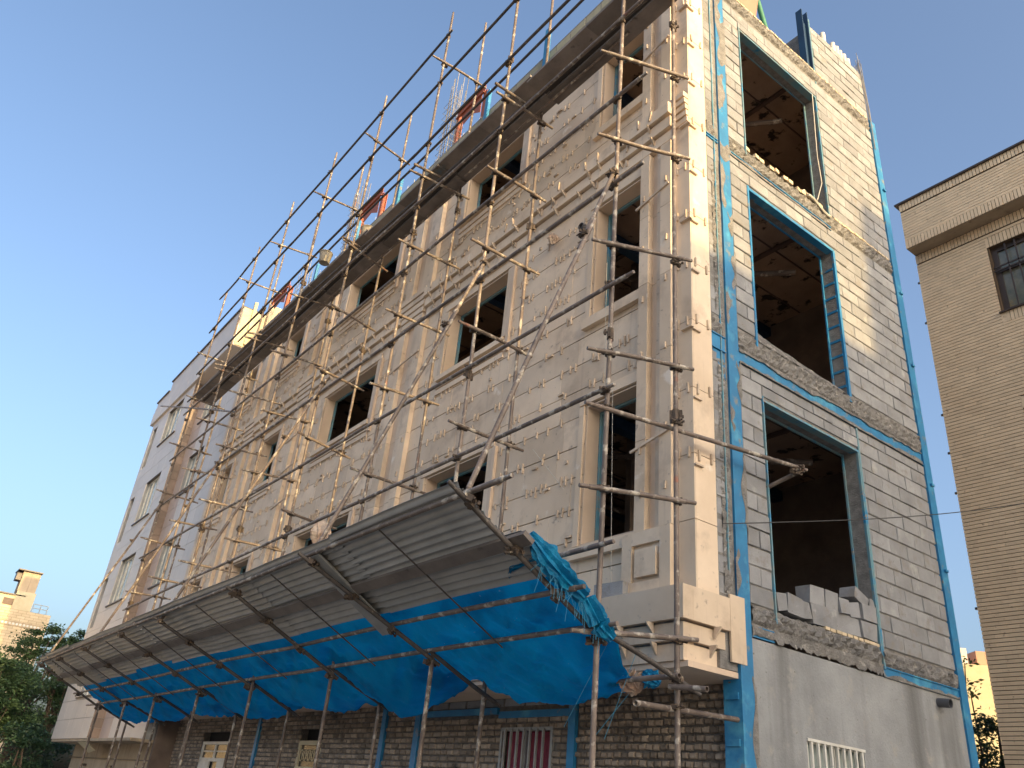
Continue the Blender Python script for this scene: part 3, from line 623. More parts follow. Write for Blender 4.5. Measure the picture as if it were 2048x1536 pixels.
# projecting top band and stepped parapet
MB().box(-27.4, -18.34, NY-.06, -.3, 13.80, 14.55).build('top_band', M['marble'], NB)
for i in range(8): MB().box(-27.4+.02+i*1.13, -27.4+(i+1)*1.13, NY-.085, NY-.062, 13.80, 14.3).build('marble_panel', M['marble'], NB)
MB().box(-25.8, -18.36, NY-.04, -.35, 14.551, 15.20).build('parapet', M['marble'], NB); MB().box(-27.4, -25.81, NY-.04, -.35, 14.551, 14.8).build('parapet', M['marble'], NB)
MB().box(-25.85, -18.33, NY-.09, -.30, 15.201, 15.25).build('coping', M['winbrown'], NB); MB().box(-27.45, -25.86, NY-.09, -.30, 14.801, 14.85).build('coping', M['winbrown'], NB)
ew = MB().box(-18.335, -18.31, NY-.03, -.32, 13.82, 15.2).build('end_facing', M['cream'], NB)
MB().box(-18.4, -18.2, -.31, 2, 13.0, 15.6).build('stair_tower', M['yellow'], NB)
MB().box(-18.33, -18.24, -.8, -.70, 13.9, 15.5).build('downpipe', M['cream'], NB)
for (x0, x1, z0, z1), y in [(w, NY) for w in nw]+[(w, RY) for w in rw]:
    f = MB(); ya, yb = y+.10, y+.15
    f.box(x0, x1, ya, yb, z1-.06, z1).box(x0, x1, ya, yb, z0, z0+.06).box(x0, x0+.06, ya, yb, z0+.06, z1-.06).box(x1-.06, x1, ya, yb, z0+.06, z1-.06)
    for k in (1, 2): f.box(x0+(x1-x0)*k/3-.03, x0+(x1-x0)*k/3+.03, ya-.01, yb, z0+.06, z1-.06)
    f = f.build('window_frame', M['white'], NB)
    MB().box(x0+.06, x1-.06, y+.13, y+.14, z0+.06, z1-.06).build('pane', M['glasspale'], f)
    MB().box(x0-.12, x1+.15, y-.05, y+.09, z0-.04, z0-.001).build('window_sill', M['winbrown'], f)
    MB().box(x0-.0, x1+.0, y+.0, y+.09, z1-.001, z1+.03).build('window_head', M['winbrown'], f)
for x0, x1, z0, z1 in slots: MB().box(x0, x1, NY+.16, NY+.18, z0, z1).build('slot_back', M['browntile'], NB)
MB().box(-27.1, -17.42, NY+.03, .0, 2.33, 2.398).build('soffit', M['plaster'], NB)
# its ground floor
G = MB(); gridwall(G, 'Y', -.32, -.1, -26.8, -17.45, 0, 2.33, [(-26.0,-23.6,0,1.62), (-22.4,-20.4,0,1.62), (-19.9,-18.2,0,1.55)])
G = G.build('ground_floor_wall', M['plaster'], NB)
for x0, x1, z1 in ((-26,-23.6,1.62), (-22.4,-20.4,1.62), (-19.9,-18.2,1.55)):
    f = MB().box(x0, x1, -.28, -.24, z1-.07, z1).box(x0, x0+.07, -.28, -.24, 0, z1-.07).box(x1-.07, x1, -.28, -.24, 0, z1-.07).build('shop_frame', M['winbrown'], G); MB().box(x0+.07, x1-.07, -.255, -.245, 0, z1-.07).build('pane', M['glass'], f)
MB().box(-26.9, -17.5, -.36, -.322, 1.93, 1.96).build('string_line', M['winbrown'], NB)
for x in (-24.5, -21.2): MB().box(x-.12, x+.12, -.42, -.322, 1.72, 1.78).build('lamp_bracket', M['winbrown'], NB)
MB().prism([(-23.3,-1.0,2.32),(-22.1,-1.0,2.32),(-22.0,-.75,2.12),(-22.9,-.7,2.06)], (0,.03,0)).build('ceiling_shade', M['cream'], NB)

# ------------------------------------------------------------ buff brick building on the right
BR = thing('brick_apartment_building', 'buff brick building on the right with a brown barred window under a deep parapet', 'building', (3, 12, 0))
BX0, BX1, BY = -1.38, 9.0, 8.0
bw = [(.03+2.9*i, 1.45+2.9*i, z0, z1) for i in range(3) for z0, z1 in ((10.82,12.33), (7.25,8.78), (3.7,5.2))]
mb = MB(); gridwall(mb, 'Y', BY+.012, BY+.3, BX0+.01, BX1, 0, 12.9, bw); BWALL = mb.build('wall', M['buffmortar'], BR)
MB().box(BX0+.01, BX1, BY+.3, BY+9, 0, 13.9).build('core', M['buffmortar'], BR)
# laid bricks: stretcher courses with recessed joints, soldiers over and under the openings
hs = [(w[0]-.03, w[1]+.03, w[2]-.24, w[3]+.24) for w in bw]
def brickrows(z0, z1, y, x0, x1, holes, name, parent, dep=.012):
    b = MB(); z = z0; r = 0
    while z < z1-.03:
        x = x0-(.11 if r % 2 else 0)
        while x < x1:
            for a, bb, c, d in sub_rects((max(x, x0), min(x+.205, x1), z, z+.056), holes):
                if d-c > .03: 
                    e = U(0,.003); b.add([(a,y-e,c),(bb,y-e,c),(bb,y-e,d),(a,y-e,d),(a,y+dep,c),(bb,y+dep,c),(bb,y+dep,d),(a,y+dep,d)], [(0,1,2,3),(0,4,5,1),(3,2,6,7),(0,3,7,4),(1,5,6,2)])
            x += .2085
        z += .068; r += 1
    return b.build(name, M['beige'], parent, kind='stuff')
def soldiers(x0, x1, y, z0, z1, parent, name='soldier_bricks', cnt=None):
    b = MB(); x = x0
    while x < x1-.02:
        e = U(0,.004); b.box(x, min(x+.056, x1), y-e, y+.012, z0, z1); x += .068
    return b.build(name, M['beige'], parent, kind='stuff')
brickrows(0, 12.66, BY, BX0, BX1, hs, 'brick_courses', BWALL)
soldiers(BX0, BX1, BY-.004, 12.67, 12.88, BWALL)
for w in bw:
    for a, b_, c, d in ((w[0]-.03, w[1]+.03, w[3]+.01, w[3]+.235), (w[0]+.05, w[1]-.05, w[2]-.235, w[2]-.03)): soldiers(a, b_, BY-.004, c, d, BWALL)
    MB().box(w[0]-.03, w[0]+.05, BY-.002, BY+.012, w[2]-.235, w[2]-.03).box(w[1]-.05, w[1]+.03, BY-.002, BY+.012, w[2]-.235, w[2]-.03).build('brick', M['beige'], BWALL)
    x0, x1, z0, z1 = w; ya, yb = BY+.10, BY+.16
    f = MB().box(x0, x1, ya, yb, z1-.10, z1).box(x0, x1, ya, yb, z0, z0+.10).box(x0, x0+.10, ya, yb, z0+.1, z1-.1).box(x1-.1, x1, ya, yb, z0+.1, z1-.1)
    xm = (x0+x1)/2; f.box(xm-.07, xm+.07, ya-.01, yb, z0+.1, z1-.1); f.box(x0+.1, x1-.1, ya-.008, yb, z0+.92, z0+.985)
    f = f.build('window_frame', M['winbrown'], BR)
    MB().box(x0+.1, x1-.1, BY+.135, BY+.145, z0+.1, z1-.1).build('pane', M['glassgold'], f)
    for k in range(2):
        for h in (0, 1):
            xx = x0+.10+(xm-.07-x0-.10)*(k+1)/3+h*(xm+.07-x0-.10); MB().box(xx-.012, xx+.012, BY+.03, BY+.055, z0+.02, z1-.02).build('window_bar', M['winbrown'], f)
    MB().box(x0, x1, BY+.03, BY+.05, z1-.50, z1-.47).box(x0, x1, BY+.03, BY+.05, z0+.93, z0+.955).build('cross_bar', M['winbrown'], f)
    MB().box(x0-.05, x1+.05, BY-.05, BY+.10, z0-.028, z0-.002).build('window_sill', M['winbrown'], f)
MB().tube((.62,8.125,11.03), (.62,8.132,11.03), .055, 12).build('round_sticker', M['white'], BR)
PY = 7.66
pp = MB().box(BX0+.0, BX1+.4, PY+.012, BY+.35, 12.90, 14.06).build('parapet', M['buffmortar'], BR)
brickrows(13.12, 13.86, PY, BX0, BX1+.4, [], 'brick_courses', pp); soldiers(BX0, BX1+.4, PY-.004, 12.90, 13.11, pp); soldiers(BX0, BX1+.4, PY-.02, 13.88, 14.06, pp)
MB().box(BX0+.01, BX1+.4, PY+.014, BY-.002, 12.888, 12.899).build('soffit', M['plaster'], BR)
MB().box(BX0-.08, BX1+.45, PY-.07, BY+.4, 14.062, 14.10).build('coping', M['winbrown'], BR)
b = MB()
for z in (12.2, 11.2, 9.1, 8.3, 7.5, 5.4): b.box(BX0-.05, BX0+.0, BY+.02, BY+.05, z, z+.04)
b.build('wall_tie', M['winbrown'], BR)

# ------------------------------------------------------------ yellow brick building far left
FL = thing('yellow_brick_building', 'sunlit yellow brick building in the far left distance with a tall chimney block', 'building', (-50, -6, 0))
FX = -45.0
fw = MB().box(FX-9, FX-.015, -18, .15, 0, 8.65).build('wall', M['yellowmortar'], FL)
b = MB(); z = 0; r = 0
while z < 8.6:
    y = -18-(.2 if r % 2 else 0)
    while y < .15:
        if y+.4 > -18: b.box(FX-.014, FX+U(0,.006), max(y,-18)+.006, min(y+.39,.15), z+.004, z+.128)
        y += .4
    z += .135; r += 1
b.build('brick_courses', M['yellow'], FL, kind='stuff')
MB().box(FX-8, FX-.3, -18, -1.35, 8.65, 9.36).build('roof_storey', M['yellow'], FL); MB().box(FX-8, FX-.2, -18, -1.3, 9.361, 9.42).build('roof_edge', M['winbrown'], FL)
MB().box(FX-.29, FX-.26, -2.25, -1.77, 8.85, 9.18).build('roof_window', M['interior'], FL)
ch = MB().box(FX-1.3, FX-.2, -1.76, -.85, 8.65, 9.62).build('chimney_base', M['cream'], FL)
MB().box(FX-1.3, FX-.25, -1.78, -.93, 9.621, 10.66).build('chimney_stack', M['plaster'], FL); MB().box(FX-1.5, FX-.1, -2.05, -.88, 10.661, 10.72).build('chimney_cap', M['winbrown'], FL)
MB().box(FX-1.2, FX-.5, -2.03, -1.79, 10.2, 10.6).build('chimney_vent', M['winbrown'], FL)
cs = MB().tube((0,0,0), (.05,0,0), .06, 12).mesh('round_tile', M['white'])
MB().box(FX+.007, FX+.03, -12, .15, 8.02, 8.05).box(FX+.007, FX+.03, -12, .15, 7.82, 7.85).build('string_course', M['plaster'], FL)
for i in range(44): inst(cs, 'round_tile', FL, (FX+.006, -.25-.17*i, 7.935))
MB().box(FX+.007, FX+.03, -12, .15, 6.42, 6.45).build('string_course', M['plaster'], FL)
rl = MB()
for z in (9.15, 8.95): rl.tube((FX-.5,-.75,z), (FX-.5,-.05,z), .018, 5)
for y in (-.75,-.4,-.05): rl.tube((FX-.5,y,8.65), (FX-.5,y,9.15), .018, 5)
rl.build('roof_railing', M['rebar'], FL)
# plain sunlit house glimpsed down the alley on the right
AH = thing('distant_house', 'sunlit cream house glimpsed between the block wall and the buff brick building', 'building', (-9, 20, 0))
ah = MB(); a0 = Vector((-7.2, 17.5, 0)); dirv = Vector((.62, .78, 0)); nv = Vector((.78, -.62, 0))
ah.obox(a0+dirv*1+Vector((0,0,3.3))-nv*2, dirv*4, nv*2, (0,0,3.3)); ah.build('wall', M['cream'], AH)
for i, (s_, h, m) in enumerate(((-.9,.55,'wingrey'), (-.3,.4,'white'), (.5,.5,'marble'), (1.2,.45,'peach'), (2.0,.35,'white'))):
    MB().obox(a0+dirv*(s_+.6)-nv*.6+Vector((0,0,6.6+h/2)), dirv*.22, nv*.3, (0,0,h/2)).build('roof_box', M[m], AH)
MB().obox(a0+dirv*-.8+nv*.012+Vector((0,0,5.0)), dirv*.45, nv*.012, (0,0,.6)).build('window', M['glass'], AH)

# ------------------------------------------------------------ buildings behind the camera that shade the lane
OP = thing('opposite_building', 'flat roofed brick building across the street behind the viewer', 'building', (32, -12, 0))
MB().box(26, 34, -6.0, 3.98, 0, 14.25).build('wall', M['opp'], OP); OP2 = thing('taller_opposite_building', 'taller brick building across the street behind the viewer', 'building', (32, 12, 0))
MB().box(26, 34, 3.99, 9.0, 0, 17.2).build('wall', M['opp'], OP2)

# ------------------------------------------------------------ trees
def tree(name, label, x, y, h, r, clumps, m, n=60, leaf=.09, seed=1, group=None, low=.35):
    rr = random.Random(seed); t = thing(name, label, 'tree', (x, y, 0), group)
    tb = MB(); tb.tube((x,y,0), (x+.1,y,h*.45), .16, 9, .11)
    cs = []
    for i in range(clumps):
        a = rr.uniform(0, 6.28); d = r*math.sqrt(rr.random()); z = h*(low+(.95-low)*rr.random())
        k = 1-.55*abs((z/h-.62)/.4)**1.5 if z/h > .3 else .7
        cs.append(Vector((x+math.cos(a)*d*k, y+math.sin(a)*d*k, z)))
    for c in cs[:max(8, clumps//2)]:
        s_ = Vector((x+.05, y, h*rr.uniform(.2,.5))); mpt = (s_+c)/2+Vector((rr.uniform(-.2,.2), rr.uniform(-.2,.2), -.2)); tb.tube(s_, mpt, .05, 6, .035); tb.tube(mpt, c, .035, 5, .012)
    tb.build('trunk', M['bark'], t, smooth=True)
    b = MB()
    for c in cs:
        cr = rr.uniform(.3,.95)*r*.34; sx, sy, sz = rr.uniform(.7,1.5), rr.uniform(.7,1.5), rr.uniform(.35,.8)
        for i in range(n):
            v = Vector((rr.gauss(0,1)*sx, rr.gauss(0,1)*sy, rr.gauss(0,1)*sz))*cr*.75; p = c+v; p.z = min(p.z, h)
            u = Vector((rr.uniform(-1,1), rr.uniform(-1,1), rr.uniform(-.7,.5))).normalized(); w = u.orthogonal().normalized(); q = rr.uniform(0,6.28); w = w*math.cos(q)+u.cross(w)*math.sin(q)
            l = leaf*rr.uniform(.6,1.4); b.add([p-u*l, p+w*l*.42, p+u*l, p-w*l*.42+u*.1*l], [(0,1,2,3)])
    b.build('crown', m, t, kind='stuff'); return t
gT = 'trees beyond the marble apartment building'
tree('tree', 'tall bushy tree against the yellow brick wall, topmost of the left trees', -33.5, -1.35, 6.9, 1.2, 60, M['leaf'], 260, .062, 1, gT)
tree('tree', 'tree crown touching the edge of the marble apartment building', -33.5, -.15, 6.95, 1.1, 46, M['leaf'], 230, .062, 2, gT)
tree('tree', 'broad green tree cut by the left picture edge', -31.0, -2.7, 5.0, 1.5, 64, M['leaf'], 300, .062, 3, gT, .3)
tree('dark_tree', 'low dark tree under the marble building in the bottom left corner', -28.6, -1.3, 2.85, 1.2, 40, M['leafdark'], 300, .06, 4, gT, .2)
tree('tree', 'leafy shrub tree at the foot of the alley beside the rear blue column', -4.1, 13.0, 4.6, 1.1, 46, M['leafdark'], 150, .05, 5, None, .35)
tree('sapling', 'slender sapling reaching up the cream wall in the alley', -4.5, 13.6, 6.0, .5, 14, M['leaf'], 26, .06, 8, None, .62)
# ------------------------------------------------------------ scaffold
SC = thing('tube_scaffold', 'steel tube scaffold with couplers and a plank deck standing along the stone front', 'scaffold', (-8.7, -1.45, 0))
OX = [-.05, -2.60, -4.97, -7.65, -10.15, -12.75, -15.0, -17.35]; OTOP = [16.8, 17.5, 15.45, 15.35, 15.4, 15.45, 15.2, 14.85]
IX = [.17, -2.62, -4.95, -7.83, -10.08, -12.6, -14.95, -17.4]; ITOP = [13.4, 16.6, 15.77, 15.44, 15.5, 15.05, 15.3, 12.2]
YO, YI = -1.95, -1.22; r0 = .0242
def tubeobj(p, q, name, m='tube', parent=None, r=r0, bow=0):
    p, q = Vector(p), Vector(q); b = MB()
    if bow:
        n = 5; off = Vector((U(-bow,bow), U(-bow,bow), U(-bow,bow))); pts = [p.lerp(q, i/n)+off*math.sin(math.pi*i/n) for i in range(n+1)]
        for a, c in zip(pts, pts[1:]): b.tube(a, c, r, 10, cap=False)
        b.pipe(q-(q-p).normalized()*.02, q, r, .005); b.pipe(p, p+(q-p).normalized()*.02, r, .005)
    else: b.pipe(p, q, r, .005)
    return b.build(name, M[m], parent or SC, smooth=True)
cb = MB().tube((0,0,-.026), (0,0,.026), .034, 8).tube((0,-.052,.0), (0,-.052,.026), .012, 6)
cb.box(.028,.060,-.014,.014,-.022,.022).tube((.045,-.014,0), (.045,-.060,0), .007, 5).box(.036,.054,-.056,-.042,-.009,.009)
cb.obox((-.05,-.0,.0), (.014,0,0), (0,.02,0), (0,0,.02)).tube((-.075,-.032,.0), (-.02,-.032,0), .008, 5)
CPM = cb.mesh('coupler', M['coupler'], smooth=True)
def coupler(x, y, z, rz=0., ry=0.): 
    inst(CPM, 'coupler', SC, (x, y, z), rot=(U(-.15,.15), ry, rz+U(-.35,.35)), scale=(U(.95,1.15),)*3)
def stand(x, y, z0, z1, dx=0, dy=0, join=()):
    zs = [z0]+list(join)+[z1]
    for i in range(len(zs)-1):
        a, b = zs[i], zs[i+1]; j = .0 if i == 0 else .0
        f = lambda z: (x+dx*(z/15), y+dy*(z/15), z)
        tubeobj(f(a+j), f(b-.01), 'standard', bow=.012)
        if i: inst(CPM, 'coupler', SC, f(a), rot=(0,0,U(0,6)), scale=(1,1,2.4))
for i, x in enumerate(OX):
    stand(x, YO, 0, OTOP[i], U(-.05,.05), U(-.03,.03), join=((5.9, 11.6), (6.4, 12.1), (4.2, 10.0), (5.4, 11.2))[i%4])
for i, x in enumerate(IX):
    stand(x, YI, 0, ITOP[i], U(-.04,.04), 0, join=((5.2, 10.9), (3.2, 9.2))[i%2])
# ledgers run outside the outer standards
def ledger(x0, x1, y, z, dz0=0., dz1=0., m='tube'):
    cuts = [x1]; x = x1
    while x > x0+.5: x = max(x0, x-U(4.9, 6.1)); cuts.append(x if x-x0 > 1.2 else x0); x = cuts[-1]
    for a, b in zip(cuts, cuts[1:]):
        za = z+dz1+(dz0-dz1)*(x1-a)/(x1-x0); zb = z+dz1+(dz0-dz1)*(x1-b)/(x1-x0)
        tubeobj((b-.14 if b > x0 else b, y+U(-.006,.006), zb), (a, y, za), 'ledger', m, bow=.02)
yl = YO-.052
for z, x1, d0, d1 in ((5.26, .0, 0, 0), (6.5, .22, .1, -.05), (7.82, .33, .1, 0), (9.16, .36, .2, 0), (10.52, .32, .25, 0), (12.0, .3, .1, 0), (13.53, -1.2, 0, 0), (14.85, -4.9, -.1, 0)):
    ledger(-17.6, x1, yl, z, d0, d1, 'oldtube' if z > 11 else 'tube')
    for i, x in enumerate(OX):
        if x < x1 and z < OTOP[i]: coupler(x, YO-.02, z, 0)
ledger(-17.0, -1.0, YI-.055, 13.3, 0, 0, 'oldtube'); ledger(-13.0, .4, YI+.25, 3.72, 0, 0) if False else None
ledger(-6.5, .06, YO-.05, 3.72)
# transoms
for i, x in enumerate(OX):
    xi = IX[i]
    zs = (9.85, 8.5, 7.0, 5.68, 5.08, 4.26, 3.0) if i == 0 else (11.2, 9.72, 8.36, 7.04, 5.66)
    for z in zs:
        if i == 0: p, q = (x+.0, -2.06-U(0,.10), z-.03), (xi+.06, -1.16, z+U(.04,.12))
        else:
            k = U(.10,.22); d = Vector((xi-x, YI-YO, 0)); e = d.normalized()
            p = Vector((x+.05, YO, z))-e*k; q = Vector((xi+.05, YI, z+U(-.03,.06)))+e*.09
        if i == 0 and z == 5.08: q = (.30, .59, 5.18)
        o = tubeobj(p, q, 'transom', bow=.01)
        coupler(x, YO, z, 1.57); coupler(xi, YI, z+.04, 1.57)
    if i in (1, 2, 3, 5, 6): tubeobj((x+.05, -2.2, 11.36 if i < 3 else 11.3), (xi+.05, -1.6, 11.38), 'short_transom')
    if i in (2, 3, 4, 5, 6, 7): tubeobj((x+.05, -2.15, 14.05 if i != 7 else 12.6), (xi+.05, -1.12, 14.08 if i != 7 else 12.6), 'transom', bow=.01); coupler(x, YO, 14.05 if i != 7 else 12.6, 1.57); coupler(xi, YI, 14.1 if i != 7 else 12.7, 1.57)
tubeobj((-2.5, -2.1, 14.55), (-2.6, -.9, 14.6), 'transom')
tubeobj((.20, -1.75, 2.46), (-.02, -.22, 2.54), 'transom'); coupler(.15, YI, 2.50, 1.57); coupler(.17, YI, 2.72); coupler(.30, .57, 5.18, 0); coupler(.29, .53, 5.12, 1)
tubeobj((.29, .58, 5.14), (-.02, .42, 4.98), 'tie_tube'); tubeobj((-21.1, -2.05, 12.2), (-12.9, -1.9, 9.32), 'tie_tube', bow=.02)
tubeobj((.12, -1.27, 2.66), (.52, -1.27, 2.62), 'tie_tube'); tubeobj((-.6, -1.27, 2.74), (.23, -1.27, 2.74), 'tie_tube')
# raking struts from the fourth lift down to the canopy tips
TIP = [(-.12,-3.36,3.80), (-3.04,-3.34,3.78), (-5.29,-3.30,3.75), (-8.48,-3.30,3.75), (-10.72,-3.28,3.74), (-13.57,-3.26,3.73), (-16.05,-3.26,3.72), (-18.18,-3.32,3.76)]
for top, k in (((-.02,-2.02,7.95), 0), ((-2.44,-2.05,8.0), 1), ((-7.25,-2.05,7.95), 3), ((-12.62,-2.05,7.9), 5), ((-16.9,-2.05,7.95), 7)):
    t = Vector(TIP[k])+Vector((0,.02,.06)); top = Vector(top); mid = top.lerp(t, .28)
    tubeobj(top, mid, 'raking_strut', bow=.005); tubeobj(mid+(top-mid).normalized()*.25+Vector((.05,0,0)), t, 'raking_strut', bow=.02)
    inst(CPM, 'coupler', SC, mid+Vector((.03,0,.1))); coupler(*top)
# plank deck under the parapet
def plank(x0, x1, y0, y1, z, t=.04, tilt=0, m='plank'):
    n = 4; b = MB(); s_ = U(.0,.02)
    for i in range(n):
        a, c = x0+(x1-x0)*i/n, x0+(x1-x0)*(i+1)/n; fa = -s_*math.sin(math.pi*i/n); fc = -s_*math.sin(math.pi*(i+1)/n)
        b.add([(a,y0,z+fa),(c,y0,z+fc),(c,y1,z+fc+tilt),(a,y1,z+fa+tilt),(a,y0,z+fa+t),(c,y0,z+fc+t),(c,y1,z+fc+tilt+t),(a,y1,z+fa+tilt+t)], [(0,3,2,1),(4,5,6,7),(0,1,5,4),(2,3,7,6),(1,2,6,5),(3,0,4,7)])
    return b.build('deck_plank', M[m], SC)
x = .35; k = 0
while x > -17.9:
    L = U(2.45, 2.75); x2 = max(x-L, -18.0); sh = -.03*(-x/2.6)*.55
    for j in range(3):
        ya = (-1.80, -1.48, -1.40)[j]+sh; plank(x2-.1, x+U(-.03,.05), ya, ya+(.30, .10, .24)[j], 11.46+.003*j+(.045 if k%2 else 0)+(.05 if j == 1 else 0), tilt=U(-.006,.006), m='gapplank' if j == 1 else 'plank')
    x = x2; k += 1
for xa, xb, y, z in ((-.6,-4.6,-1.35,11.40), (-4.9,-9.6,-1.28,11.38), (-9,-13.2,-1.4,11.36)): tubeobj((xb, y, z), (xa, y+.05, z+.02), 'deck_bearer', r=.018)
tubeobj((-17.8, yl+.03, 11.28), (.32, yl+.45, 11.30), 'ledger', 'oldtube', bow=.02)
# ------------------------------------------------------------ protective canopy
CN = thing('protective_canopy', 'sloping canopy of corrugated metal sheets carried on dark tubes at the scaffold foot', 'canopy', (-9, -2.6, 2.9))
def cz(y): return 3.80+(y+3.40)*(-.52)
for i, (tx, ty, tz) in enumerate(TIP):
    lx = (-.09,-2.65,-5.02,-7.80,-10.0,-12.6,-15.1,-17.46)[i]
    e = 1.06 if i == 0 else 1.03
    lo = Vector((lx+.05, -1.95, 2.96)); t = Vector((tx, ty, tz-.03)); tubeobj(lo, lo+(t-lo)*e, 'rafter', 'oldtube', CN, bow=.008)
    tubeobj(lo+Vector((.05,.02,.03)), (IX[i]+.05, -1.12, 2.66), 'rafter', 'oldtube', CN, bow=.01)
    for y in (-1.95, -2.4, -2.86, -3.32): 
        f = (y+1.95)/(ty+1.95); inst(CPM, 'coupler', CN, (lx+(tx-lx)*f+.02, y, 2.96+(tz-2.96)*f-.03), rot=(.5+U(-.3,.3), U(-.3,.3), U(0,6)), scale=(1.25,1.25,1.3))
def zline(y): return 2.96+(3.79-2.96)*(y+1.95)/(-3.36+1.95)
for y, m in ((-3.34,'tube'), (-2.36,'tube'), (-1.99,'tube')):
    x = .36 if y < -3 else .12
    while x > -18.2:
        x2 = max(x-U(5,6), -18.35); tubeobj((x2-.1, y, zline(y)+.045), (x, y, zline(y)+.045), 'purlin', m, CN, bow=.02); x = x2
b = MB(); x = .1
while x > -17.9:
    x2 = max(x-3.0, -18.0); MB().obox(((x+x2)/2, -2.86, zline(-2.86)+.045), ((x-x2)/2,0,0), (0,-.05,.03), (0,.011,.019)).build('timber_purlin', M['plank'], CN); x = x2
for i in range(7):
    for f in (.5,):
        a = Vector(TIP[i]).lerp(Vector(TIP[i+1]), f); lo = Vector(((OX[i]+OX[i+1])/2, -1.98, 3.04)); tubeobj(a+Vector((0,0,.03)), lo+Vector((0,0,-.07)), 'bracing_rod', 'oldtube', CN, r=.008)
# corrugated sheets, ridges running along the lane
def sheet(x0, x1, y0, y1, lift, name='corrugated_sheet', amp=.0165, pitch=.082):
    L = math.hypot(y1-y0, zline(y1)-zline(y0)); n = max(8, int(L/pitch*6)); b = MB(); dy, dz = (y1-y0)/L, (zline(y1)-zline(y0))/L; nx = 6
    vs = []; sk = U(-.01,.01); wv = U(0,6)
    for side in (0, .0016):
        for j in range(n+1):
            s_ = L*j/n; h = amp*math.sin(2*math.pi*s_/pitch)+lift+side
            for i in range(nx+1):
                x = x0+(x1-x0)*i/nx; hh = h+.008*math.sin(x*1.7+wv)
                vs.append((x+sk*(s_-.3), y0+dy*s_-dz*hh*0, zline(y0)+dz*s_+hh))
    w = nx+1; o = (n+1)*w; fs = []
    for j in range(n):
        for i in range(nx):
            a = j*w+i; fs.append((a, a+1, a+w+1, a+w)); fs.append((o+a, o+a+w, o+a+w+1, o+a+1))
    for i in range(nx): fs.append((i, o+i, o+i+1, i+1)); a = n*w+i; fs.append((a, a+1, o+a+1, o+a))
    for j in range(n): a = j*w; fs.append((a, a+w, o+a+w, o+a)); a = j*w+nx; fs.append((a, o+a, o+a+w, a+w))
    b.add(vs, fs); return b.build(name, M['galv'], CN, smooth=True)
x = .05; k = 0
while x > -18.0:
    x2 = max(x-2.5, -18.25); g = U(-.03,.05); sheet(x2-.06, x+g-(.25 if k == 0 else 0), -3.43+U(-.02,.03), -2.84, .075+(k%2)*.006); sheet(x2-.22, x+g+U(-.08,-.04), -2.90, -2.49+U(-.05,.05), .085+(k%2)*.006); x = x2; k += 1
MB().obox((-2.98,-2.82,zline(-2.82)+.028), (.14,0,0), (0,-.52,.30), (0,.005,.009)).build('blue_grey_board', M['wingrey'], CN)
# ------------------------------------------------------------ tarpaulin on the lower half of the canopy
edge = [(.02,2.99),(-.20,2.74),(-.48,2.70),(-.94,2.66),(-1.52,2.62),(-2.0,2.64),(-2.36,2.71),(-2.76,2.85),(-3.07,2.95),(-3.24,2.80),(-3.75,2.68),(-4.42,2.55),(-4.65,2.66),(-4.81,2.6),(-5.23,2.69),(-6.57,2.70),(-7.6,2.74),(-8.19,2.67),(-9.9,2.64),(-10.4,2.74),(-12.12,2.75),(-12.9,2.80),(-13.99,2.72),(-15.45,2.69),(-16.3,2.78),(-17.6,2.68)]
def ez(x):
    for (xa, za), (xb, zb) in zip(edge, edge[1:]):
        if xb <= x <= xa: return za+(zb-za)*(xa-x)/(xa-xb)
    return edge[0][1] if x > 0 else edge[-1][1]
from mathutils import noise as NZ
def tarp_pt(u, v, off=0):
    s_ = v*2.05; x = .02-17.5*u-.42*max(0, (s_-.85)/1.2)*max(0, 1-u*12)          # distance down from the sheets
    ph = (x-OX[0])/2.5
    sag = abs(math.sin(ph*math.pi*1.0))
    top = .10 if x < -.9 else .0
    if s_ < .75:
        y = -2.62+.82*s_*.95; z = zline(y)+.075-.05*sag*math.sin(s_/.75*math.pi)*min(1, max(0, (s_-.2)/.4))
    else:
        t = (s_-.75)/1.3; y = -2.04+.95*t; z0 = zline(-2.04)+.075; z1 = ez(x)+.02
        z = z0+(z1-z0)*t-(.12*sag+.04)*math.sin(t*math.pi*.85)
    nn = NZ.noise(Vector((x*1.3, s_*2.2, 3.1)))*.04+NZ.noise(Vector((x*6, s_*4+x*3, 8)))*.014+abs(NZ.noise(Vector((x*2.6+s_*3, s_*.8-x*.4, 1))))*.09+abs(NZ.noise(Vector((x*5-s_*4, s_*1.5+x, 5))))*.055+NZ.noise(Vector((x*14, s_*11, 2)))*.010
    k = min(1, max(0, (s_-.26)/.42)); k = k*k*(3-2*k)
    return (x+.02*NZ.noise(Vector((x*3, s_*3, 0))), y, z+nn*k-.01+.07*(1-k)+off)
b = MB(); nu, nv = 420, 34
vs = []
for o_ in (0, .0015): vs += [tarp_pt(i/nu, j/nv, o_) for j in range(nv+1) for i in range(nu+1)]
w = nu+1; o = (nv+1)*w; fs = []
for j in range(nv):
    for i in range(nu):
        a = j*w+i; fs.append((a, a+1, a+w+1, a+w))
b.add(vs[:o], fs)
TP = b.build('blue_tarpaulin', M['tarp'], None, smooth=True); tag(TP, 'blue tarpaulin sagging over the lower half of the scaffold canopy', 'tarpaulin')
TP.modifiers.new('thick', 'SOLIDIFY').thickness = .002
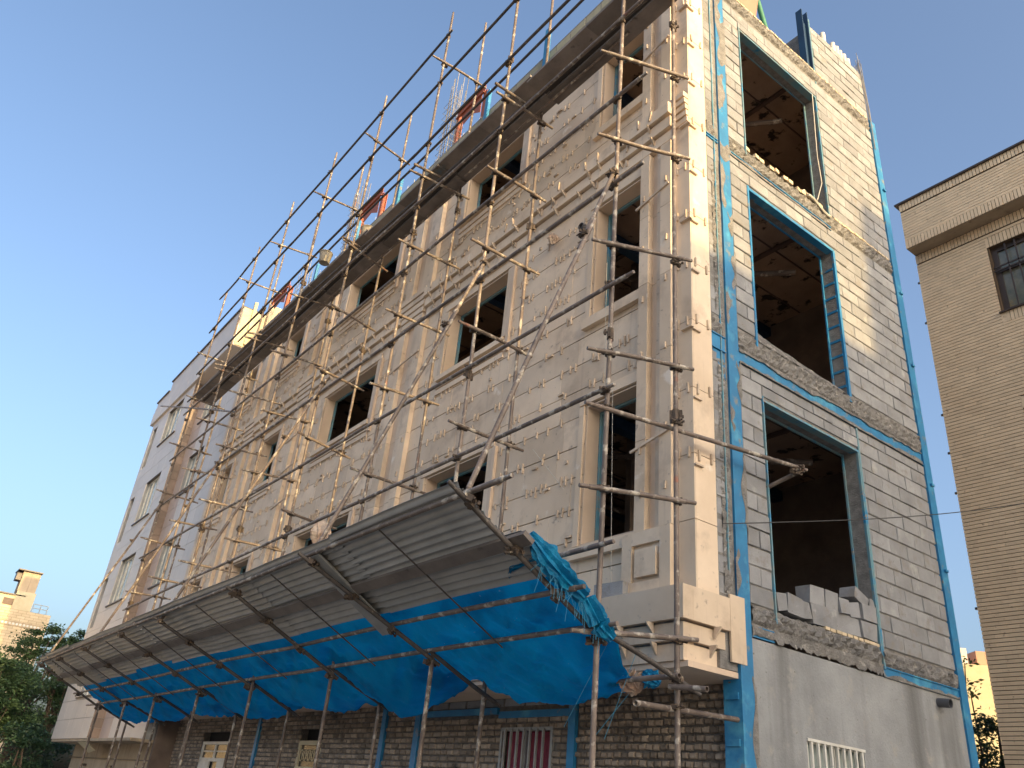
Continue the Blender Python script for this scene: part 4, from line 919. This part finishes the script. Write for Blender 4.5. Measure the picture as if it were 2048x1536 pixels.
# torn bunched end of the tarpaulin hanging over the end rafter
def rope_cloth(pts, rad, name, m, n=10, seed=0, squash=.55):
    b = MB(); rows = 10*(len(pts)-1); vs = []
    for i in range(rows+1):
        f = i/10; k = min(int(f), len(pts)-2); t = f-k; p = Vector(pts[k]).lerp(Vector(pts[k+1]), t); rr = rad[k]*(1-t)+rad[k+1]*t
        d = (Vector(pts[k+1])-Vector(pts[k])).normalized(); a = d.orthogonal().normalized(); c = d.cross(a)
        for j in range(n*2):
            an = math.pi*j/n; q = rr*(1+.5*NZ.noise(Vector((math.cos(an)*2.2+seed, math.sin(an)*2.2, i*.28)))+(.28 if j%2 else -.2))
            vs.append(p+a*math.cos(an)*q+c*math.sin(an)*q*squash)
    w = 2*n; fs = [(i*w+j, i*w+(j+1)%w, (i+1)*w+(j+1)%w, (i+1)*w+j) for i in range(rows) for j in range(w)]
    fs += [tuple(range(w-1,-1,-1)), tuple(rows*w+j for j in range(w))]
    b.add(vs, fs); return b.build(name, M[m], None, smooth=False)
o = rope_cloth([(.02,-2.80,3.60), (.05,-2.62,3.44), (.05,-2.42,3.32), (.07,-2.2,3.20), (.08,-2.05,3.02), (.10,-1.92,2.93)], [.03,.085,.075,.06,.075,.035], 'torn_tarpaulin_end', 'tarp2', seed=3)
tag(o, 'frayed bunched end of bright blue tarpaulin wrapped over the last canopy tube', 'tarpaulin')
o = rope_cloth([(-.62,-2.48,3.40), (-.40,-2.60,3.47), (-.15,-2.62,3.46), (.0,-2.66,3.47)], [.02,.055,.04,.03], 'twisted_tarpaulin', 'tarp2', seed=9)
tag(o, 'twisted strip of blue tarpaulin lying along the metal sheets near the torn end', 'tarpaulin')
o = rope_cloth([(-.48,-1.2,2.80), (-.40,-1.2,2.74), (-.33,-1.18,2.66)], [.05,.095,.05], 'rag_bundle', 'sack', seed=5, squash=.9)
tag(o, 'crumpled tan rag bundle tied below the canopy beside the corner standard', 'rag')
o = rope_cloth([(-.30,-1.15,2.80), (-.22,-1.13,2.76), (-.16,-1.1,2.72)], [.035,.075,.03], 'blue_rag', 'tarp2', seed=7, squash=.9)
tag(o, 'small blue plastic rag tied just right of the tan bundle', 'rag')
o = rope_cloth([(-4.43,-2.75,4.45), (-4.36,-2.74,4.33), (-4.40,-2.73,4.20)], [.05,.10,.04], 'paper_sack', 'sack', seed=11, squash=.35)
tag(o, 'torn paper cement sack caught on the second raking strut above the canopy', 'sack')
o.location = Vector((-3.30, -3.18, 4.02)); 
o = rope_cloth([(-2.60,-.84,9.25), (-2.55,-.86,9.15), (-2.57,-.84,9.05)], [.03,.07,.03], 'wall_rag', 'sack', seed=13, squash=.5)
tag(o, 'grey rag stuck on the stone wall between the first and second bays', 'rag')
fr = MB()
for i in range(40):
    y = U(-2.7,-2.0); p = Vector((.08+U(-.05,.03), y, cz(y)-.06)); fr.tube(p, p+Vector((U(-.06,.06), U(-.05,.05), -U(.05,.22))), .0018, 3)
fr = fr.build('tarpaulin_fringe', M['bluestring'], None); fr['kind'] = 'stuff'; fr['label'] = 'loose blue plastic threads hanging from the torn tarpaulin end'
for i, (p, q, m) in enumerate((((-.2,-1.7,2.95), (-1.05,-1.4,2.35), 'bluestring'), ((-.05,-1.5,2.9), (-.62,-1.3,2.25), 'bluestring'), ((-.35,-1.2,2.7), (-.9,-1.2,2.25), 'bluestring'), ((-1.07,-.93,6.05), (-1.0,-.9,3.0), 'string'), ((-2.6,-.86,5.75), (-1.95,-.84,5.05), 'string'), ((-1.3,-.9,8.0), (-1.25,-.9,6.2), 'string'))):
    o = MB().tube(p, q, .0022 if m == 'bluestring' else .003, 4).build('hanging_string', M[m]); tag(o, ('blue thread trailing lowest to the left under the canopy end', 'blue thread hanging beside the end standard', 'blue thread hanging below the tan rag bundle', 'pale string hanging down in front of the corner window', 'pale string slanting across the stone left of the corner window', 'pale string hanging between the two upper corner windows')[i], 'string')

# ------------------------------------------------------------ things on the roof and deck
def rusty(x, z0, z1, w, lab, y=-.2):
    t = thing('steel_column_head', lab, 'steel frame', (x, y, 12.97), 'red oxide steel heads on the roof')
    for dx, tw in ((-w/2, .10), (w/2, .13)):
        MB().box(x+dx-tw/2, x+dx+tw/2, y-.06, y-.045, 12.97, z1-(0 if dx < 0 else .25)).box(x+dx-tw/2, x+dx+tw/2, y+.045, y+.06, 12.97, z1-(0 if dx < 0 else .25)).box(x+dx-.008, x+dx+.008, y-.045, y+.045, 12.97, z1-(0 if dx < 0 else .25)).build('post', M['rust'], t)
    MB().box(x-w/2, x+w/2, y-.075, y-.061, z1-.30, z1-.08).box(x-w/2, x+w/2, y-.12, y-.076, z1-.10, z1-.08).box(x-w/2, x+w/2, y-.12, y-.076, z1-.32, z1-.30).build('beam', M['rust'], t)
    MB().prism([(x-w*.35,y-.076,z1-.31),(x+w*.4,y-.076,z1-.31),(x+w*.42,y-.076,z1-.85),(x+w*.1,y-.076,z1-.62),(x-w*.2,y-.076,z1-.70)], (0,.012,0)).build('gusset_plate', M['rust'], t)
    return t
rusty(-6.80, 13, 15.95, 1.1, 'red oxide steel column head nearest the viewer, behind the parapet')
rusty(-11.5, 13, 15.95, 1.25, 'red oxide steel column head between two others, beside a bucket')
rusty(-17.6, 13, 16.0, 1.4, 'red oxide steel column head farthest along the roof by the cream end wall')
def cage(x, z1, lab):
    y = -.28; t = thing('reinforcement_cage', lab, 'reinforcement bars', (x, y, 12.97), 'reinforcement cages on the roof'); b = MB()
    for i in range(4):
        for j in range(3):
            xx, yy = x-.2+.13*i, y-.13+.13*j; b.tube((xx, yy, 12.97), (xx+U(-.05,.05), yy+U(-.05,.05), z1*U(.965,1.01)), .009, 5)
    b.build('vertical_bar', M['rebar'], t, kind='stuff'); b = MB(); z = 13.2
    while z < z1-.9:
        b.path([(x-.24,y-.17,z),(x+.24,y-.17,z),(x+.24,y+.17,z),(x-.24,y+.17,z),(x-.24,y-.17,z)], .005, 4); z += .19
    b.build('stirrup', M['rebar'], t, kind='stuff')
cage(-7.55, 17.2, 'tall cage of thin steel bars left of the nearest red column head'); cage(-12.35, 17.0, 'tall cage of thin steel bars left of the middle red column head'); cage(-15.4, 15.9, 'short bundle of steel bars between the middle and farthest red heads')
rb = MB()
for i in range(60):
    x = U(-16.5,-5.6); rb.tube((x,-.60,14.13), (x+U(-.03,.03),-.60+U(-.02,.02),14.13+U(.05,.14)), .004, 3)
rb = rb.build('parapet_wires', M['rebar'], BLD, kind='stuff')
for x, h in ((-3.47, 14.72), (-5.36, 14.66), (-8.9, 14.6), (-11.0, 14.6), (-13.4,14.5)):
    MB().box(x-.05, x+.05, -.70, -.69, 12.9, h).box(x-.05, x-.04, -.69, -.635, 12.9, h).box(x+.04, x+.05, -.69, -.635, 12.9, h).build('parapet_post', M['blue'], BLD)
def bucket(x, y, z, lab):
    t = thing('bucket', lab, 'bucket', (x, y, z), 'cement buckets on the deck'); b = MB()
    pr = [(.0,0),(.105,0),(.11,.01),(.135,.24),(.145,.245),(.145,.26),(.130,.26),(.10,.02),(0,.02)]; n = 18
    vs = [(x+r_*math.cos(2*math.pi*i/n), y+r_*math.sin(2*math.pi*i/n), z+h) for r_, h in pr for i in range(n)]
    b.add(vs, [(k*n+i, k*n+(i+1)%n, (k+1)*n+(i+1)%n, (k+1)*n+i) for k in range(len(pr)-1) for i in range(n)]); b.build('tub', M['bucket'], t, smooth=True)
    MB().path([(x+.145*math.cos(a*math.pi/8), y-.02-.10*math.sin(a*math.pi/8), z+.245-.04*math.sin(a*math.pi/8)) for a in range(9)], .003, 4).build('handle', M['coupler'], t)
bucket(-9.0, -1.98, 11.52, 'cement stained bucket on the deck edge, the farther of two'); bucket(-7.62, -1.72, 11.52, 'cement stained bucket below the middle red column head, the nearer of two')
# hopper, hoist mast and vent pipes on the roof
HP = thing('steel_hopper', 'peach coloured steel box standing on the roof edge above the block wall', 'hopper', (-.15, .8, 12.98))
def px_box(): pass
HX, HY = .0, .55
MB().prism([(-.28,.30,13.28),(.18,.30,13.15),(.18,.62,13.15),(-.28,.62,13.28)][:0] or [(-.45,.35,13.0),(-.05,.35,13.0),(.05,.35,13.55),(-.45,.35,13.62)], (0,.55,0)).build('tank', M['peach'], HP)
MB().box(-.47, .075, .33, .92, 13.60, 13.635).build('rim', M['peach'], HP); MB().box(-.35, -.15, .5, .8, 13.64, 13.75).build('lid', M['winbrown'], HP)
HM = thing('hoist_mast', 'green steel mast leaning over the roof edge beside the peach box', 'mast', (-.25, 1.62, 12.98))
MB().tube((-.25,1.62,12.98), (-.25,1.05,14.9), .045, 10).build('pole', M['green'], HM, smooth=True); MB().tube((-.25,1.2,14.4), (-.1,1.4,14.6), .018, 6).tube((-.1,1.4,14.6), (-.12,1.45,14.9), .018, 6).build('arm', M['winbrown'], HM)
for i, (y, z) in enumerate(((2.98,14.50), (3.28,14.48), (3.40,14.48), (3.50,14.45), (3.62,14.45), (3.74,14.42))):
    o = MB().pipe((-.10,y,14.0), (-.10,y,z), .05, .005, 12).build('vent_pipe', M['pvc'], None, smooth=True)
    tag(o, ('short white plastic pipe standing apart, left of its row on the block wall', 'first white plastic pipe of the tight row on the block wall', 'second white plastic pipe of the tight row on the block wall', 'third white plastic pipe of the tight row on the block wall', 'fourth white plastic pipe of the tight row on the block wall', 'last white plastic pipe of the tight row, nearest the wire bundle')[i], 'pipe', 'white vent pipes on the roof')
b = MB()
for i in range(16): 
    y = 3.96+U(0,.12); x = U(-.05,.04); b.path([(x, y, 12.3), (x+U(-.02,.02), y+U(-.02,.03), 13.3), (x+U(-.03,.03), y-U(-.02,.16), 14.2+U(0,.4))], .005, 4)
o = b.build('wire_bundle', M['rebar']); tag(o, 'bundle of thin steel wires rising along the rear corner of the block wall', 'wire bundle')
o = MB().path([(.02,2.20,12.3),(.03,2.14,11.4),(.03,2.12,10.9),(.02,2.18,10.4),(.02,2.0,9.95)], .008, 5).build('rope', M['string']); tag(o, 'white rope hanging down the right edge of the topmost side opening', 'rope')
b = MB(); b.path([(-.03+.02*math.sin(i), 1.65+.04*i, 9.93+.10*math.sin(i*.35)) for i in range(14)], .022, 6).path([(.03, 1.75+.05*i, 9.86+.06*math.sin(i*.4+1)) for i in range(12)], .02, 6)
o = b.build('hose_coil', M['string']); tag(o, 'pale hose heaped on the sill of the topmost side opening', 'hose')
# loose things on the facade
o = MB().add(*[(lambda L: (L.v, L.f))(MB().obox((-1.0,-.90,3.69), (.19,.02,0), (-.01,.07,0), (0,0,.075)))][0]).build('loose_block', M['block']); tag(o, 'single grey concrete block lying on the base cornice below the corner window', 'concrete block')
o = MB().pipe((-1.93,-.70,9.0), (-1.93,-.86,9.0), .055, .006, 14).build('stub_pipe', M['greypvc'], BLD, smooth=True)
# cable across the alley
n = 24; pts = []
for i in range(n+1):
    t = i/n; pts.append((.05+1.2*t, -.42+8.4*t, 4.33+2.75*t-.5*math.sin(math.pi*t)*.35))
o = MB().path(pts, .006, 5).build('overhead_cable', M['cable']); tag(o, 'thin black cable strung from the corner pillar to the buff brick building', 'cable')
